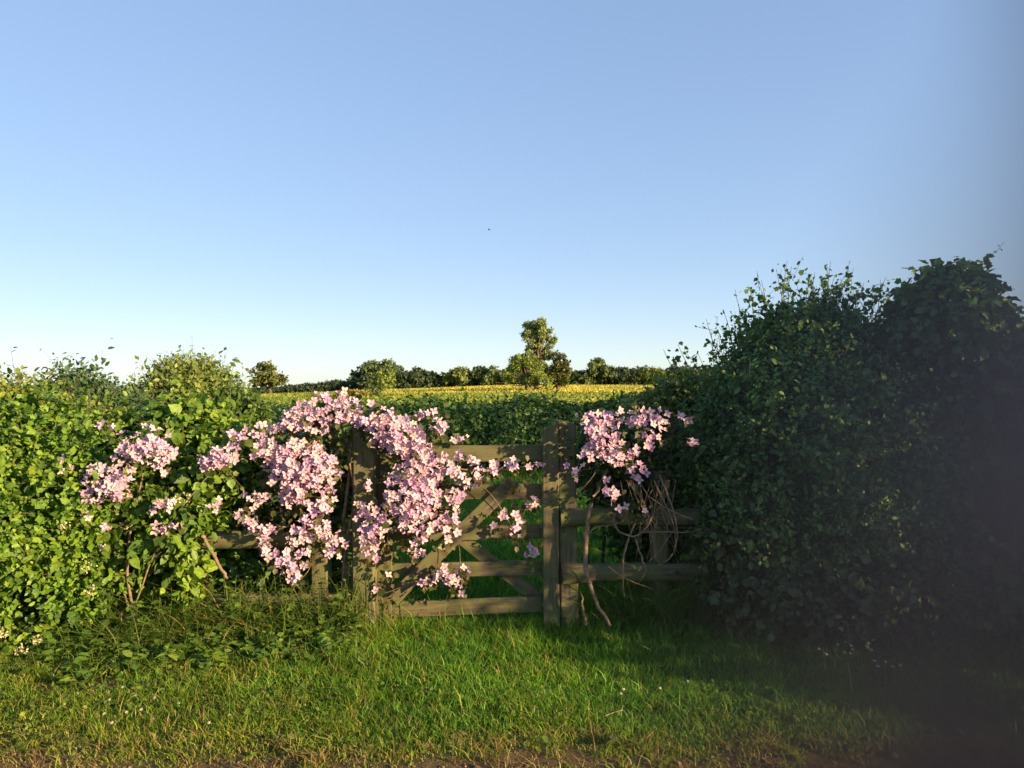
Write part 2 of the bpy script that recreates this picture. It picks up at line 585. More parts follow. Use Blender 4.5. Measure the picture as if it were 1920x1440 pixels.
g = MB()
xy = area(60000, 4.75, 9.5, m=0.6)
blades(g, xy, 0.10 + 0.03 * wob(np.column_stack([xy, xy[:, 0] * 0]), 2, 4), 0.010, GR, 0.5, 2, 0.8, 0.03)
xy = area(14000, 9.5, 13, m=0.6)
blades(g, xy, 0.14, 0.02, GR, 0.5, 1, 0.8, 0.03)
tag(g.build('meadow_grass', M_GRASS), 'longer green grass growing behind the gate and fence', kind='stuff')

g = MB()                                            # crop of the yellow field and the pale green one
n = 60000
yy = rng.uniform(0, 1, n) ** 0.8 * 100 + 50
xx = rng.uniform(-0.5, 0.5, n) * yy
isy = ((xx + 0.20 * yy + 4 + rng.normal(0, 1.5, n)) > 2.5) & (yy > 82 + rng.normal(0, 4, n))
for msk, pal in ((isy, [(0.18, 0.23, 0.05), (0.29, 0.31, 0.06), (0.38, 0.35, 0.06), (0.44, 0.39, 0.06)]), (~isy, [(0.10, 0.16, 0.03), (0.16, 0.21, 0.04), (0.22, 0.25, 0.05)])):
    blades(g, np.column_stack([xx, yy])[msk], 0.16, 0.3, pal, 0.4, 1, 0.08)
tag(g.build('field_crop', M_FAR), 'yellow flowering crop and green crop in the far fields', kind='stuff')


# ------------------------------------------------------------------ far hedges and trees
def tree(name, label, Y, crown, trunks, n, size, pal, group=None, limb=None, depth=0.45, lump=0.25, lf=1.2, kind='simple', bark=(0.10, 0.08, 0.06), cat='tree', gapk=0.6):
    base = P(trunks[0][0], trunks[0][1], Y)
    base[2] = ground_z(base[0], base[1]) - 0.1
    t = thing(name, label, cat, base, group)
    els = [E(*c) for c in crown]
    subs = []
    for e in els:
        for k in range(int(np.clip(10 * e[3] * e[5] / (els[0][3] * els[0][5]), 5, 12)) * 2):
            d = nrm(rng.normal(0, 1, (1, 3)))[0]
            c = e[:3] + d * e[3:] * random.uniform(0.4, 1.0)
            subs.append([*c, *(e[3:] * random.uniform(0.22, 0.42) * np.array([1.1, 1, 0.85]))])
    p, nn = shell(n, subs, depth, lump, lf / max(0.3, els[0][3] / 2), 0.45, zmin=base[2] - 0.2)
    mb = MB()
    cl = wob(p, 5 / els[0][3], 2)
    keep = rng.random(len(p)) < np.clip(0.7 + gapk * cl, 0.06, 1)
    p, nn = p[keep], nn[keep]
    leaves(mb, p, nn, size, pal, kind, 0.3, 0.8, cfreq=1.5 / els[0][3])
    mb.build('crown', M_FAR, t)
    tw = MB()
    top = els[0][:3]
    s = np.linspace(0, 1, 7)[:, None]
    pts = lerp(base, top, s)
    pts[1:-1, :2] += rng.normal(0, els[0][3] * 0.05, (5, 2))
    r = trunks[0][2]
    tw.tube(pts, np.linspace(r, r * 0.3, 7), 7, bark, 0.1)
    for e in els:
        st = lerp(base, top, rng.uniform(0.3, 0.6))
        for k in range(5):
            d = nrm(rng.normal(0, 1, (1, 3)))[0]
            tip = e[:3] + d * e[3:] * 0.8
            branches(tw, st, [tip], r * 0.4, bark, 5, 0.12, 4)
    tw.build('trunk', M_BARK, t)
    return t


SKYL = 'trees along the far skyline'
# long clipped hedge climbing the hill on the left
def far_hedge(name, label, pts, thick, hpx, n, size, pal, lumps=0.12, mid=None, group=None):
    base = P(*pts[0])
    base[2] = ground_z(base[0], base[1])
    els = []
    for (a, b) in zip(pts[:-1], pts[1:]):
        k = max(2, int(np.linalg.norm(P(*b) - P(*a)) / (thick * 1.0)))
        for i in range(k):
            t = i / k
            px, py, Y = [lerp(a[j], b[j], t) for j in range(3)]
            c = P(px, py, Y)
            gz = ground_z(c[0], c[1])
            hh = (c[2] - gz) * (1 + lumps * random.uniform(-1, 1))
            els.append([c[0], c[1], gz + hh * 0.5, thick * 0.9, thick, hh * 0.58])
    p, nn = shell(n, els, 0.25, 0.12, 1.2, 0.75, zmin=-3)
    mb = MB()
    leaves(mb, p, nn, size, pal, 'simple', 0.2, 0.7, cfreq=0.4)
    return mb, base


FARD = [(0.032, 0.056, 0.036), (0.052, 0.085, 0.044), (0.08, 0.12, 0.05)]
FARM = [(0.06, 0.10, 0.045), (0.105, 0.155, 0.055), (0.16, 0.21, 0.075)]  # far tree greens lightened, standing in for thin distance haze
FARY = [(0.10, 0.16, 0.035), (0.17, 0.24, 0.05), (0.26, 0.32, 0.08)]
mb, base = far_hedge('x', '', [(440, 735, 150), (560, 721, 150), (700, 708, 150)], 1.5, 0, 14000, 0.42, FARD)
tag(mb.build('far_hedge', M_FAR), 'long low dark hedge climbing the hill beyond the green field', 'hedge')
mb, base = far_hedge('x', '', [(690, 706, 146), (760, 696, 146), (830, 702, 146), (900, 694, 146), (1010, 700, 146)], 2.2, 0, 14000, 0.5, FARD, 0.25)
tag(mb.build('far_hedge', M_FAR), 'tall dark bushy hedge behind the yellow field left of the tallest tree', 'hedge')
mb, base = far_hedge('x', '', [(1040, 694, 142), (1130, 690, 142), (1220, 692, 142), (1330, 690, 142), (1480, 690, 142)], 2.2, 0, 16000, 0.5, FARD, 0.2)
tag(mb.build('far_hedge', M_FAR), 'dark bushy hedge behind the yellow field right of the tallest tree', 'hedge')

tree('round_tree', 'lone round tree with sky gaps low on the left skyline', 140,
     [(504, 703, 140, 34, 24, 3.3), (486, 716, 140, 16, 12, 2), (522, 714, 140, 17, 14, 2)], [(506, 742, 0.35)], 2600, 0.6, [(0.07, 0.10, 0.03), (0.12, 0.15, 0.04), (0.17, 0.19, 0.06)], SKYL)
tree('oak_tree', 'spreading dark oak above the end of the climbing hedge', 150,
     [(712, 694, 150, 38, 19, 3.5), (735, 702, 150, 20, 15, 2.5), (690, 692, 150, 18, 12, 2)], [(715, 722, 0.5)], 4200, 0.6, FARM, SKYL)
tree('small_oak_tree', 'small dark tree just left of the spreading oak', 152,
     [(666, 706, 152, 18, 10, 2), (672, 702, 152, 10, 8, 2)], [(666, 722, 0.3)], 1200, 0.55, FARD, SKYL)
tree('young_tree', 'pale yellow green sapling with a narrow foot in front of the oak', 75,
     [(716, 712, 75, 22, 16, 1.1), (708, 730, 75, 14, 16, 0.9), (726, 700, 75, 14, 12, 0.8)], [(710, 752, 0.08)], 3200, 0.22, FARY)
o = tree('dark_bush', 'small grey green bush at the foot of the pale sapling', 74,
         [(700, 735, 74, 13, 16, 0.7)], [(699, 752, 0.06)], 900, 0.2, FARM, cat='bush')
tree('golden_bush', 'golden green clipped bushes in front of the climbing hedge', 70,
     [(640, 745, 70, 18, 13, 0.8), (668, 742, 70, 20, 14, 0.8), (688, 744, 70, 12, 13, 0.7)], [(668, 758, 0.06)], 3200, 0.2, [(0.12, 0.14, 0.03), (0.22, 0.20, 0.04), (0.30, 0.24, 0.06)], cat='bush')
tree('round_tree', 'round light topped tree rising from the dark hedge left of centre', 144,
     [(856, 703, 144, 26, 16, 2.5)], [(856, 725, 0.3)], 1700, 0.6, OLIVE, SKYL)
tree('round_tree', 'rounded dark tree nearest the left side of the tallest tree', 144,
     [(915, 703, 144, 26, 18, 2.5), (940, 708, 144, 14, 12, 2)], [(915, 728, 0.3)], 2000, 0.6, FARM, SKYL)
tree('clipped_tree', 'dark clipped tree in the hedge behind the left yellow field', 145,
     [(790, 706, 145, 40, 12, 2.5)], [(790, 725, 0.3)], 2000, 0.6, FARD, SKYL)
# the tallest tree and its companions
tree('tall_tree', 'tallest tree with a lumpy open crown and bare limbs showing', 95,
     [(1008, 612, 95, 22, 19, 1.5), (992, 634, 95, 15, 15, 1.1), (1036, 632, 95, 13, 15, 1.0), (1018, 622, 95, 14, 14, 1.1), (1000, 652, 95, 18, 10, 1.1), (1024, 664, 95, 20, 12, 1.2), (985, 622, 95, 7, 12, .7), (1000, 668, 95, 24, 10, 1.3), (1012, 634, 95, 16, 18, 1.0), (1006, 690, 95, 26, 22, 1.6), (1028, 648, 95, 9, 7, .7)],
     [(1006, 735, 0.32)], 26000, 0.22, [(0.11, 0.17, 0.055), (0.21, 0.28, 0.10), (0.31, 0.37, 0.14)], SKYL, depth=0.55, gapk=1.1, lump=0.35, lf=3)
tree('willow_tree', 'yellow green weeping willow at the foot of the tallest tree', 88,
     [(985, 698, 88, 33, 34, 1.9), (958, 704, 88, 17, 24, 1.2), (1008, 708, 88, 18, 28, 1.4), (978, 674, 88, 16, 18, 1), (1004, 690, 88, 16, 20, 1.2), (1020, 712, 88, 16, 26, 1.2), (998, 676, 88, 10, 12, .7), (968, 686, 88, 10, 12, .7)],
     [(990, 742, 0.3)], 22000, 0.19, FARY, SKYL)
tree('round_tree', 'dark tree with a lit crown tucked against the right side of the tallest tree', 92,
     [(1050, 682, 92, 17, 22, 1.3), (1050, 706, 92, 19, 24, 1.4), (1040, 668, 92, 14, 11, 1), (1060, 694, 92, 9, 12, .8), (1034, 700, 92, 12, 20, 1)], [(1046, 736, 0.25)], 3400, 0.32, [(0.03, 0.05, 0.02), (0.07, 0.09, 0.025), (0.14, 0.14, 0.04)], SKYL)
for i, (px, py, rx, ry, pal, lab) in enumerate([
        (1085, 712, 22, 17, FARM, 'flowering dark tree just right of the tallest tree group'),
        (1122, 692, 24, 20, FARM, 'taller pointed tree second right of the tallest tree group'),
        (1170, 707, 24, 18, FARD, 'low dark rounded tree right of the taller pointed tree'),
        (1222, 702, 30, 17, OLIVE, 'pale blossoming tree between two dark ones on the right skyline'),
        (1275, 706, 26, 16, FARM, 'dark tree on the skyline nearest the big shaded bush')]):
    tree('skyline_tree', lab, 141, [(px, py, 141, rx, ry, 2.4), (px + 12, py + 6, 141, rx * 0.7, ry * 0.8, 2)], [(px, 735, 0.3)], 2200, 0.55, pal, SKYL)

# the shaded hedge across the middle distance
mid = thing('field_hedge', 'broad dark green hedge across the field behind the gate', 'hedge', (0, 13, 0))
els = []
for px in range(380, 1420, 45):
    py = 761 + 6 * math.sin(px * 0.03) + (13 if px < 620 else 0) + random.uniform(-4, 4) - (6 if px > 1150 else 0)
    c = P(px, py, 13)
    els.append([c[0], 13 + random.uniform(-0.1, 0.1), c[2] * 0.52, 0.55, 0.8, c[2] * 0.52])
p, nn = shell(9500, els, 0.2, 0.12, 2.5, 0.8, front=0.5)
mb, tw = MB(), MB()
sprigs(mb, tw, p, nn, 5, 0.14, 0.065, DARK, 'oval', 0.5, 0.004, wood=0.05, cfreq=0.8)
mb.build('foliage', M_LEAF, mid)
for i in range(0):
    b0 = np.array([random.uniform(-5, 4), 13.1, 0])
    branches(tw, b0, [b0 + np.array([random.uniform(-.3, .3), random.uniform(-.4, .2), 1.2])], 0.02, (0.08, 0.06, 0.04))



# ------------------------------------------------------------------ timber
def board(name, a, b, width, thick, mat, parent, up=(0, 0, 1), warp=0.003, seg=10, chamfer=0.004, round_top=None):
    """a sawn board from a to b; width is measured along 'up', thickness across"""
    a, b = Vector(a), Vector(b)
    ax = (b - a).normalized()
    upv = Vector(up)
    th = ax.cross(upv).normalized()
    wd = th.cross(ax).normalized()
    L_ = (b - a).length
    w, t = width / 2, thick / 2
    c = chamfer
    prof = [(-w + c, -t), (w - c, -t), (w, -t + c), (w, t - c), (w - c, t), (-w + c, t), (-w, t - c), (-w, -t + c)]
    n = seg + 1
    v = []
    w1, w2 = random.uniform(0, 6), random.uniform(0, 6)
    for i in range(n):
        s = i / seg
        dw = warp * math.sin(s * 5 + w1)
        dt = warp * math.sin(s * 4 + w2)
        for (p0, p1) in prof:
            v.append((s * L_, p1 + dt + random.uniform(-1, 1) * 0.0008, p0 + dw + random.uniform(-1, 1) * 0.0012))
    f = []
    for i in range(seg):
        for j in range(8):
            k = (j + 1) % 8
            f.append((i * 8 + j, i * 8 + k, i * 8 + 8 + k, i * 8 + 8 + j))
    me = bpy.data.meshes.new(name)
    e0 = tuple(range(8))
    e1 = tuple(reversed([seg * 8 + j for j in range(8)]))
    if round_top:
        for j in range(8):
            i = seg * 8 + j
            x, y, z = v[i]
            v[i] = (x - (abs(z - round_top * w) / w) ** 1.5 * w * 0.5, y, z)
    me.from_pydata(v, [], f + [e0[::-1], e1[::-1]])
    me.validate()
    me.update()
    me.materials.append(mat)
    o = bpy.data.objects.new(name, me)
    sc.collection.objects.link(o)
    m = Matrix((ax, th, wd)).transposed().to_4x4()
    m.translation = a
    if parent is not None:
        m.translation = a - Vector(parent.location)
        o.parent = parent
    o.matrix_local = m
    return o


YG = 4.6
def G(px, py, dy=0.0):
    p = P(px, py, YG)
    return (p[0], YG + dy, p[2])


px2 = YG / F
gate = thing('field_gate', 'weathered five bar wooden gate with crossed diagonal braces', 'gate', (*G(1034, 1170)[:2], 0))
board('stile', G(1034, 1176, -0.05), G(1030, 790, -0.05), 0.098, 0.06, M_WOOD, gate, up=(1, 0, 0), round_top=0.6)
board('stile', G(722, 1165, 0.0), G(722, 835, 0.0), 0.09, 0.055, M_WOOD, gate, up=(1, 0, 0))
for (y0, y1, w) in ((852, 848, 30), (924, 921, 29), (1003, 997, 26), (1070, 1065, 27), (1143, 1133, 29)):
    board('rail', G(700, y0, 0.0), G(1016, y1, 0.0), w * px2, 0.028, M_WOOD, gate)
board('brace', G(738, 1120, -0.032), G(962, 900, -0.032), 0.088, 0.024, M_WOOD, gate)
board('brace', G(862, 1008, 0.030), G(1012, 1128, 0.030), 0.08, 0.024, M_WOOD, gate)
ib = MB()
for (px, py) in ((712, 848), (712, 1140), (950, 922), (870, 1000), (1010, 1066), (760, 1072)):
    c = G(px, py, -0.048 if px in (950,) else -0.016)
    ib = MB()
    ib.tube([(c[0], c[1] + 0.004, c[2]), (c[0], c[1] - 0.006, c[2])], [0.009, 0.008], 8)
    ib.build('bolt', M_IRON, gate)
ib = MB()
ib.tube([G(1046, 838, -0.085), G(1055, 836, -0.09), G(1066, 838, -0.085)], 0.007, 6)
ib.tube([G(1038, 840, -0.083), G(1038, 836, -0.10), G(1046, 832, -0.10)], 0.006, 6)
ib.build('latch', M_IRON, gate)
board('hinge_strap', G(672, 856, -0.02), G(770, 856, -0.02), 0.05, 0.006, M_IRON, gate, warp=0)

GP = 'gate posts'
gp = board('gate_post', G(1066, 1182, 0.0), G(1062, 784, 0.0), 0.115, 0.11, M_POST, None, up=(1, 0, 0), chamfer=0.01, round_top=-0.3)
tag(gp, 'green stained square wooden post carrying the latch side of the gate', 'gate post', group=GP)
gp = board('gate_post', G(690, 1205, -0.07), G(688, 790, -0.07), 0.135, 0.12, M_POST, None, up=(1, 0, 0), chamfer=0.01)
tag(gp, 'dark wooden post on the hinge side of the gate draped in pink clematis', 'gate post', group=GP)


def half_rail(name, a, b, r, parent, flat=0.7):
    mbx = MB()
    a, b = np.array(a), np.array(b)
    n = 14
    s = np.linspace(0, 1, n)[:, None]
    pts = lerp(a, b, s)
    pts[:, 2] += 0.008 * np.sin(np.linspace(0, 7, n) + a[0])
    pts -= a
    mbx.tube(pts, r * (1 + 0.05 * np.sin(np.linspace(0, 20, n))), 12, (0.2, 0.15, 0.08), 0.03)
    for arr in mbx.v:
        arr[:, 1] *= flat
    o = mbx.build(name, M_POST, None, smooth=True)
    o.parent = parent
    o.location = Vector(a) - Vector(parent.location)
    return o


fr = thing('rail_fence', 'half round rail fence running from the latch post into the dark bush', 'fence', (*G(1255, 1170)[:2], 0))
half_rail('rail', G(1050, 968, -0.075), G(1420, 960, -0.075), 0.055, fr)
half_rail('rail', G(1052, 1072, -0.075), G(1420, 1060, -0.075), 0.058, fr)
board('post', G(1238, 1180, 0.02), G(1238, 885, 0.02), 0.10, 0.10, M_POST, fr, up=(1, 0, 0), chamfer=0.012)
fl = thing('rail_fence', 'dark rail fence half hidden under the sunny hedge left of the gate', 'fence', (*G(600, 1170)[:2], 0))
half_rail('rail', G(-80, 1010, -0.07), G(672, 1010, -0.07), 0.052, fl)
half_rail('rail', G(-80, 1140, -0.07), G(672, 1120, -0.07), 0.052, fl)
for px in (600, 330, 60):
    board('post', G(px, 1180, 0.02), G(px, 960, 0.02), 0.11, 0.10, M_POST, fl, up=(1, 0, 0), chamfer=0.012)


# ------------------------------------------------------------------ hedges left
def bush(name, label, els, n, per, length, size, pal, kind='oval', group=None, up=0.35, droop=0.2, stems=8, front=0.35, depth=0.3, lump=0.14, lf=3.0, cat='bush', base=None, inner=0.75, wood=0.25, mat=None, trunk=0.02, spread=0.6, innerfill=True, gap=0.0):
    els = [E(*e) for e in els]
    c = np.mean([e[:3] for e in els], 0) if base is None else np.array(base)
    t = thing(name, label, cat, (c[0], c[1], 0), group)
    p, nn = shell(n, els, depth, lump, lf, inner, front)
    if gap:
        keep = wob(p, 4.5, 8) > -gap
        p, nn = p[keep], nn[keep]
    mb, tw = MB(), MB()
    sprigs(mb, tw, p, nn, per, length, size, pal, kind, up, 0.002, wood=wood, droop=droop, spread=spread)
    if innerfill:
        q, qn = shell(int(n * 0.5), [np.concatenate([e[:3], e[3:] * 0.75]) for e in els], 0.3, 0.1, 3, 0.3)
        dk = [tuple(np.array(x) * 0.7) for x in pal[:2]]  # inner leaves coloured darker, deepening the shade inside the bush
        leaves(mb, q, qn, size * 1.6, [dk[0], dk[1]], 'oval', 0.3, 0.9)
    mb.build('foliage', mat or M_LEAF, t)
    for i in range(stems):
        e = els[rng.integers(len(els))]
        b0 = np.array([e[0] + rng.uniform(-0.5, 0.5) * e[3], e[1] + 0.1, -0.02])
        tip = e[:3] + rng.uniform(-0.7, 0.7, 3) * e[3:]
        branches(tw, b0, [tip], trunk, (0.09, 0.065, 0.04), 7, 0.07)
    tw.build('stem', M_BARK, t)
    return t


# sunlit hawthorn hedge at the far left
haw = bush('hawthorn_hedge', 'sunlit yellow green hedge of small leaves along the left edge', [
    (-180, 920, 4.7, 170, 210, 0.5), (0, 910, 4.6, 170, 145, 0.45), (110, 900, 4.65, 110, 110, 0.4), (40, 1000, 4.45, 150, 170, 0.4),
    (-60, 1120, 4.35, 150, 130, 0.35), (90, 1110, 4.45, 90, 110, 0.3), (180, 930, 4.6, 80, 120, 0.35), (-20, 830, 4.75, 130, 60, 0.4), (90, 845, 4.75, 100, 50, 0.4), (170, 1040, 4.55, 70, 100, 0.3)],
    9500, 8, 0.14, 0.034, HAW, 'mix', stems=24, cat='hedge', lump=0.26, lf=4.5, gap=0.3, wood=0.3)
bush('hedge_top_growth', 'yellow and orange tinged young shoots standing on the sunlit left hedge', [
    (-60, 792, 4.85, 80, 38, 0.3), (20, 786, 4.85, 52, 40, 0.3), (85, 803, 4.9, 40, 32, 0.3), (140, 826, 4.9, 44, 26, 0.3), (205, 834, 4.9, 44, 24, 0.3)],
    1400, 9, 0.17, 0.034, HAWTOP, 'oval', stems=6, up=1.0, cat='shrub', innerfill=False, wood=0.9, lump=0.05)
bush('blue_green_shrub', 'blue green shrub with wispy tips behind the left hedge', [
    (148, 744, 6.2, 26, 30, 0.4), (190, 768, 6.2, 32, 22, 0.4), (225, 778, 6.2, 22, 16, 0.4), (160, 808, 6.2, 90, 45, 0.4)],
    1700, 7, 0.16, 0.038, [(0.03, 0.07, 0.035), (0.05, 0.11, 0.05), (0.09, 0.15, 0.05)], 'oval', stems=6, up=0.9, cat='shrub')
bush('golden_shrub', 'tall golden green shrub with an airy rounded top behind the left clematis', [
    (362, 745, 7.5, 48, 48, 0.5), (408, 765, 7.5, 30, 38, 0.5), (322, 750, 7.5, 30, 44, 0.5), (375, 800, 7.5, 62, 50, 0.6), (345, 725, 7.5, 26, 34, 0.4), (385, 728, 7.5, 24, 32, 0.4)],
    3600, 7, 0.15, 0.042, [(0.06, 0.12, 0.03), (0.11, 0.19, 0.04), (0.19, 0.25, 0.06), (0.14, 0.22, 0.05)], 'simple', stems=10, up=0.8, cat='shrub', gap=0.5, wood=0.8, lump=0.08)
bush('bramble_bush', 'sunlit bush of broad toothed leaves hanging below the left clematis', [
    (270, 832, 4.85, 66, 46, 0.3), (350, 815, 4.85, 60, 56, 0.3), (415, 840, 4.9, 36, 38, 0.25), (260, 900, 4.7, 90, 90, 0.3), (360, 920, 4.7, 80, 90, 0.3),
    (270, 1010, 4.55, 80, 70, 0.25), (320, 1060, 4.5, 40, 90, 0.2), (430, 880, 4.85, 50, 70, 0.25), (200, 1000, 4.6, 50, 60, 0.2), (355, 990, 4.55, 35, 45, 0.2)],
    3000, 4, 0.13, 0.05, BROAD, 'mix2', stems=12, droop=1.0, lf=4, wood=0.5, spread=0.6, lump=0.26, gap=0.33)
bush('clipped_shrub', 'rounded dark green shrub between the golden shrub and the field hedge', [
    (445, 780, 6.5, 42, 32, 0.35), (420, 800, 6.5, 50, 40, 0.35)],
    900, 6, 0.12, 0.04, [(0.04, 0.09, 0.02), (0.07, 0.13, 0.02), (0.10, 0.17, 0.03)], 'oval', stems=4, cat='shrub')
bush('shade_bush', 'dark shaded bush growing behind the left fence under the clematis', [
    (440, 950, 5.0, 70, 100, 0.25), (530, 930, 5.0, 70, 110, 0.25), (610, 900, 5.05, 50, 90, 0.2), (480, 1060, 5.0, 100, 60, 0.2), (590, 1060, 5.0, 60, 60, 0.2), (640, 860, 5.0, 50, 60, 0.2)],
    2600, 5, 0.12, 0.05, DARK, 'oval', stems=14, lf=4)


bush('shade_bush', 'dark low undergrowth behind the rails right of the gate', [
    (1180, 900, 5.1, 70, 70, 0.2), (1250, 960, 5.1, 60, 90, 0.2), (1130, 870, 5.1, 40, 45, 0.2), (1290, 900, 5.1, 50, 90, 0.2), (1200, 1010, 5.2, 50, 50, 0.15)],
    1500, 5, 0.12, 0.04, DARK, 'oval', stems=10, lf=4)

# cream flower heads in the left hedge
def umbel(mb, c, r, n=45, col=(0.52, 0.50, 0.28)):
    c = np.array(c)
    a = rng.uniform(0, 2 * np.pi, n)
    q = np.sqrt(rng.random(n)) * r
    pts = c + np.column_stack([q * np.cos(a), -0.02 + rng.normal(0, 0.008, n) - 0.4 * (r - q), q * np.sin(a) * 0.8])
    leaves(mb, pts, np.tile([[0, -1, 0.4]], (n, 1)), 0.011, [col, tuple(np.array(col) * 1.1)], 'simple', 0, 0.9)


for (px, py, Y, r, lab) in ((240, 985, 4.36, 0.045, 'cream elder flower head below the lowest pink flowers of the left hedge'),
                            (125, 985, 4.10, 0.035, 'cream flower head among broad leaves left of the clematis'),
                            (165, 1060, 4.15, 0.05, 'long cream flower spike in the shaded gap of the left hedge'),
                            (345, 935, 4.32, 0.045, 'cream flower head right of the pale pink cluster on the left hedge'),
                            (75, 1195, 4.02, 0.03, 'small cream flower head low at the foot of the left hedge'),
                            (45, 1215, 3.98, 0.04, 'wide cream flower head lowest in the left corner hedge'),
                            (10, 1185, 3.98, 0.03, 'cream flower head at the left edge above the lawn'),
                            (175, 1105, 4.12, 0.035, 'narrow cream flower spike under the long one in the left hedge')):
    mb = MB()
    umbel(mb, P(px, py, Y), r)
    c = P(px, py, Y)
    e = mb.build('flower_head', M_PETAL)
    tag(e, lab, 'flower head', group='cream flower heads in the left hedge')

# ------------------------------------------------------------------ clematis
def flower_mesh(seed, r=0.029, petals=4):
    rs = random.Random(seed)
    mb = MB()
    base = np.array([rs.uniform(0.52, 0.64), rs.uniform(0.35, 0.48), rs.uniform(0.47, 0.60)])
    for k in range(petals):
        a = 2 * math.pi * k / petals + rs.uniform(-0.15, 0.15)
        l = r * rs.uniform(0.88, 1.1)
        w = l * rs.uniform(0.29, 0.38)
        cup = rs.uniform(-0.1, 0.45)
        rows = []
        for (t, ww) in ((0.06, 0.25), (0.35, 0.85), (0.62, 0.9), (0.85, 0.48)):
            z = l * cup * t * t + (0.002 if t < 0.1 else 0)
            rows += [(t * l, -w * ww, z + w * 0.25), (t * l, 0, z), (t * l, w * ww, z + w * 0.25)]
        rows.append((l, 0, l * cup * 1.0))
        v = np.array(rows)
        ca, sa = math.cos(a), math.sin(a)
        v = np.column_stack([v[:, 0] * ca - v[:, 1] * sa, v[:, 0] * sa + v[:, 1] * ca, v[:, 2]])
        f = []
        for i in range(3):
            o = i * 3
            f += [(o, o + 1, o + 4, o + 3), (o + 1, o + 2, o + 5, o + 4)]
        f += [(9, 10, 12, 12), (10, 11, 12, 12)]
        cc = np.tile(base, (13, 1))
        cc[:3] *= np.array([0.9, 0.6, 0.8])
        mb.add(v, f, np.clip(cc, 0, 0.8))
    for k in range(9):                           # yellow stamens
        a = rs.uniform(0, 6.28)
        q = r * 0.16
        c = np.array([q * math.cos(a), q * math.sin(a), 0.001])
        mb.add([c, c * 0.6 + [0.0012, 0, 0], c * 1.15 + [0, 0, 0.005]], [(0, 1, 2, 2)], (0.55, 0.45, 0.08))
    me = mb.build('petals', M_PETAL)
    data = me.data
    V = np.concatenate(mb.v)
    Fc = np.concatenate(mb.f)
    C = np.concatenate(mb.c)[:, :3]
    bpy.data.objects.remove(me)
    return data, V, Fc, C


FLOW = [flower_mesh(s, 0.0275, 4 if s % 4 else 5) for s in range(9)]


def flower_rot(n):
    """facing mostly out towards the lawn, some up or sideways"""
    d = nrm(rng.normal(0, 0.55, (n, 3)) + np.array([0.15, -0.95, 0.45]))
    mats = []
    for k in range(n):
        q = Vector(d[k]).to_track_quat('Z', 'Y').to_matrix().to_4x4()
        mats.append(q @ Matrix.Rotation(random.uniform(0, 6.28), 4, 'Z') @ Matrix.Scale(random.choice((random.uniform(0.8, 1.2), random.uniform(0.45, 1.1))), 4))
    return mats


def clematis(name, label, patches, base, stems, extra_green=(), density=1 / 80.0, fol=1.0, pal=BRONZE):
    t = thing(name, label, 'climbing plant', (base[0], base[1], 0))
    pts = []
    for pt in patches:
        px, py, rx, ry, Y = pt[:5]
        k = max(1, int(round(math.pi * rx * ry * density * (pt[5] if len(pt) > 5 else 1))))
        a = rng.uniform(0, 2 * np.pi, k)
        q = np.sqrt(rng.random(k))
        for i in range(k):
            X = q[i] * math.cos(a[i])
            Z = q[i] * math.sin(a[i])
            dy = -0.10 * min(1, max(rx, ry) / 40) * math.sqrt(max(0, 1 - X * X - Z * Z))
            pts.append(P(px + rx * X, py + ry * Z, Y + dy) + rng.normal(0, 0.012, 3))
    pts = np.array(pts)
    n = len(pts)
    mats = flower_rot(n)
    order = rng.permutation(n)
    single = order[:98]
    rest = order[98:]
    bl = Vector(t.location)
    for i in single:
        o = bpy.data.objects.new('flower', FLOW[rng.integers(len(FLOW))][0])
        sc.collection.objects.link(o)
        o.parent = t
        o.matrix_local = Matrix.Translation(Vector(pts[i]) - bl) @ mats[i]
    if len(rest):
        mb = MB()
        for i in rest:
            _, V, Fc, C = FLOW[rng.integers(len(FLOW))]
            M3 = np.array(mats[i].to_3x3())
            mb.add(V @ M3.T + pts[i], Fc, C)
        o = mb.build('blossom', M_PETAL, t)
        o['kind'] = 'stuff'
    # foliage and fine stems behind the flowers
    mb, tw = MB(), MB()
    gp_, gn = [], []
    for pt in list(patches) + list(extra_green):
        px, py, rx, ry, Y = pt[:5]
        k = max(2, int(math.pi * rx * ry / 260 * fol))
        a = rng.uniform(0, 2 * np.pi, k)
        q = np.sqrt(rng.random(k)) * 1.15
        for i in range(k):
            gp_.append(P(px + rx * q[i] * math.cos(a[i]), py + ry * q[i] * math.sin(a[i]) + 3, Y + 0.04 + abs(rng.normal(0, 0.05))))
            gn.append((0.1, -1, 0.4))
    gp_, gn = np.array(gp_), np.array(gn)
    sprigs(mb, tw, gp_, gn, 5, 0.09, 0.032, pal, 'lobed', 0.0, 0.0015, wood=0.35, droop=0.8)
    mb.build('foliage', M_LEAF, t)
    for s in stems:
        pp = np.array([P(*q[:3]) for q in s['p']])
        # smooth the polyline
        for _ in range(2):
            q = [pp[0]]
            for a, b in zip(pp[:-1], pp[1:]):
                q += [lerp(a, b, 0.25), lerp(a, b, 0.75)]
            q.append(pp[-1])
            pp = np.array(q)
        pp += rng.normal(0, s['r'] * 0.25, pp.shape)
        sm = MB()
        sm.tube(pp, np.linspace(s['r'], s.get('r2', s['r'] * 0.5), len(pp)), 6, (0.2, 0.15, 0.1), 0.12)
        sm.build('stem', M_VINE, t, smooth=True)
    tw.build('twig', M_VINE, t)
    return t


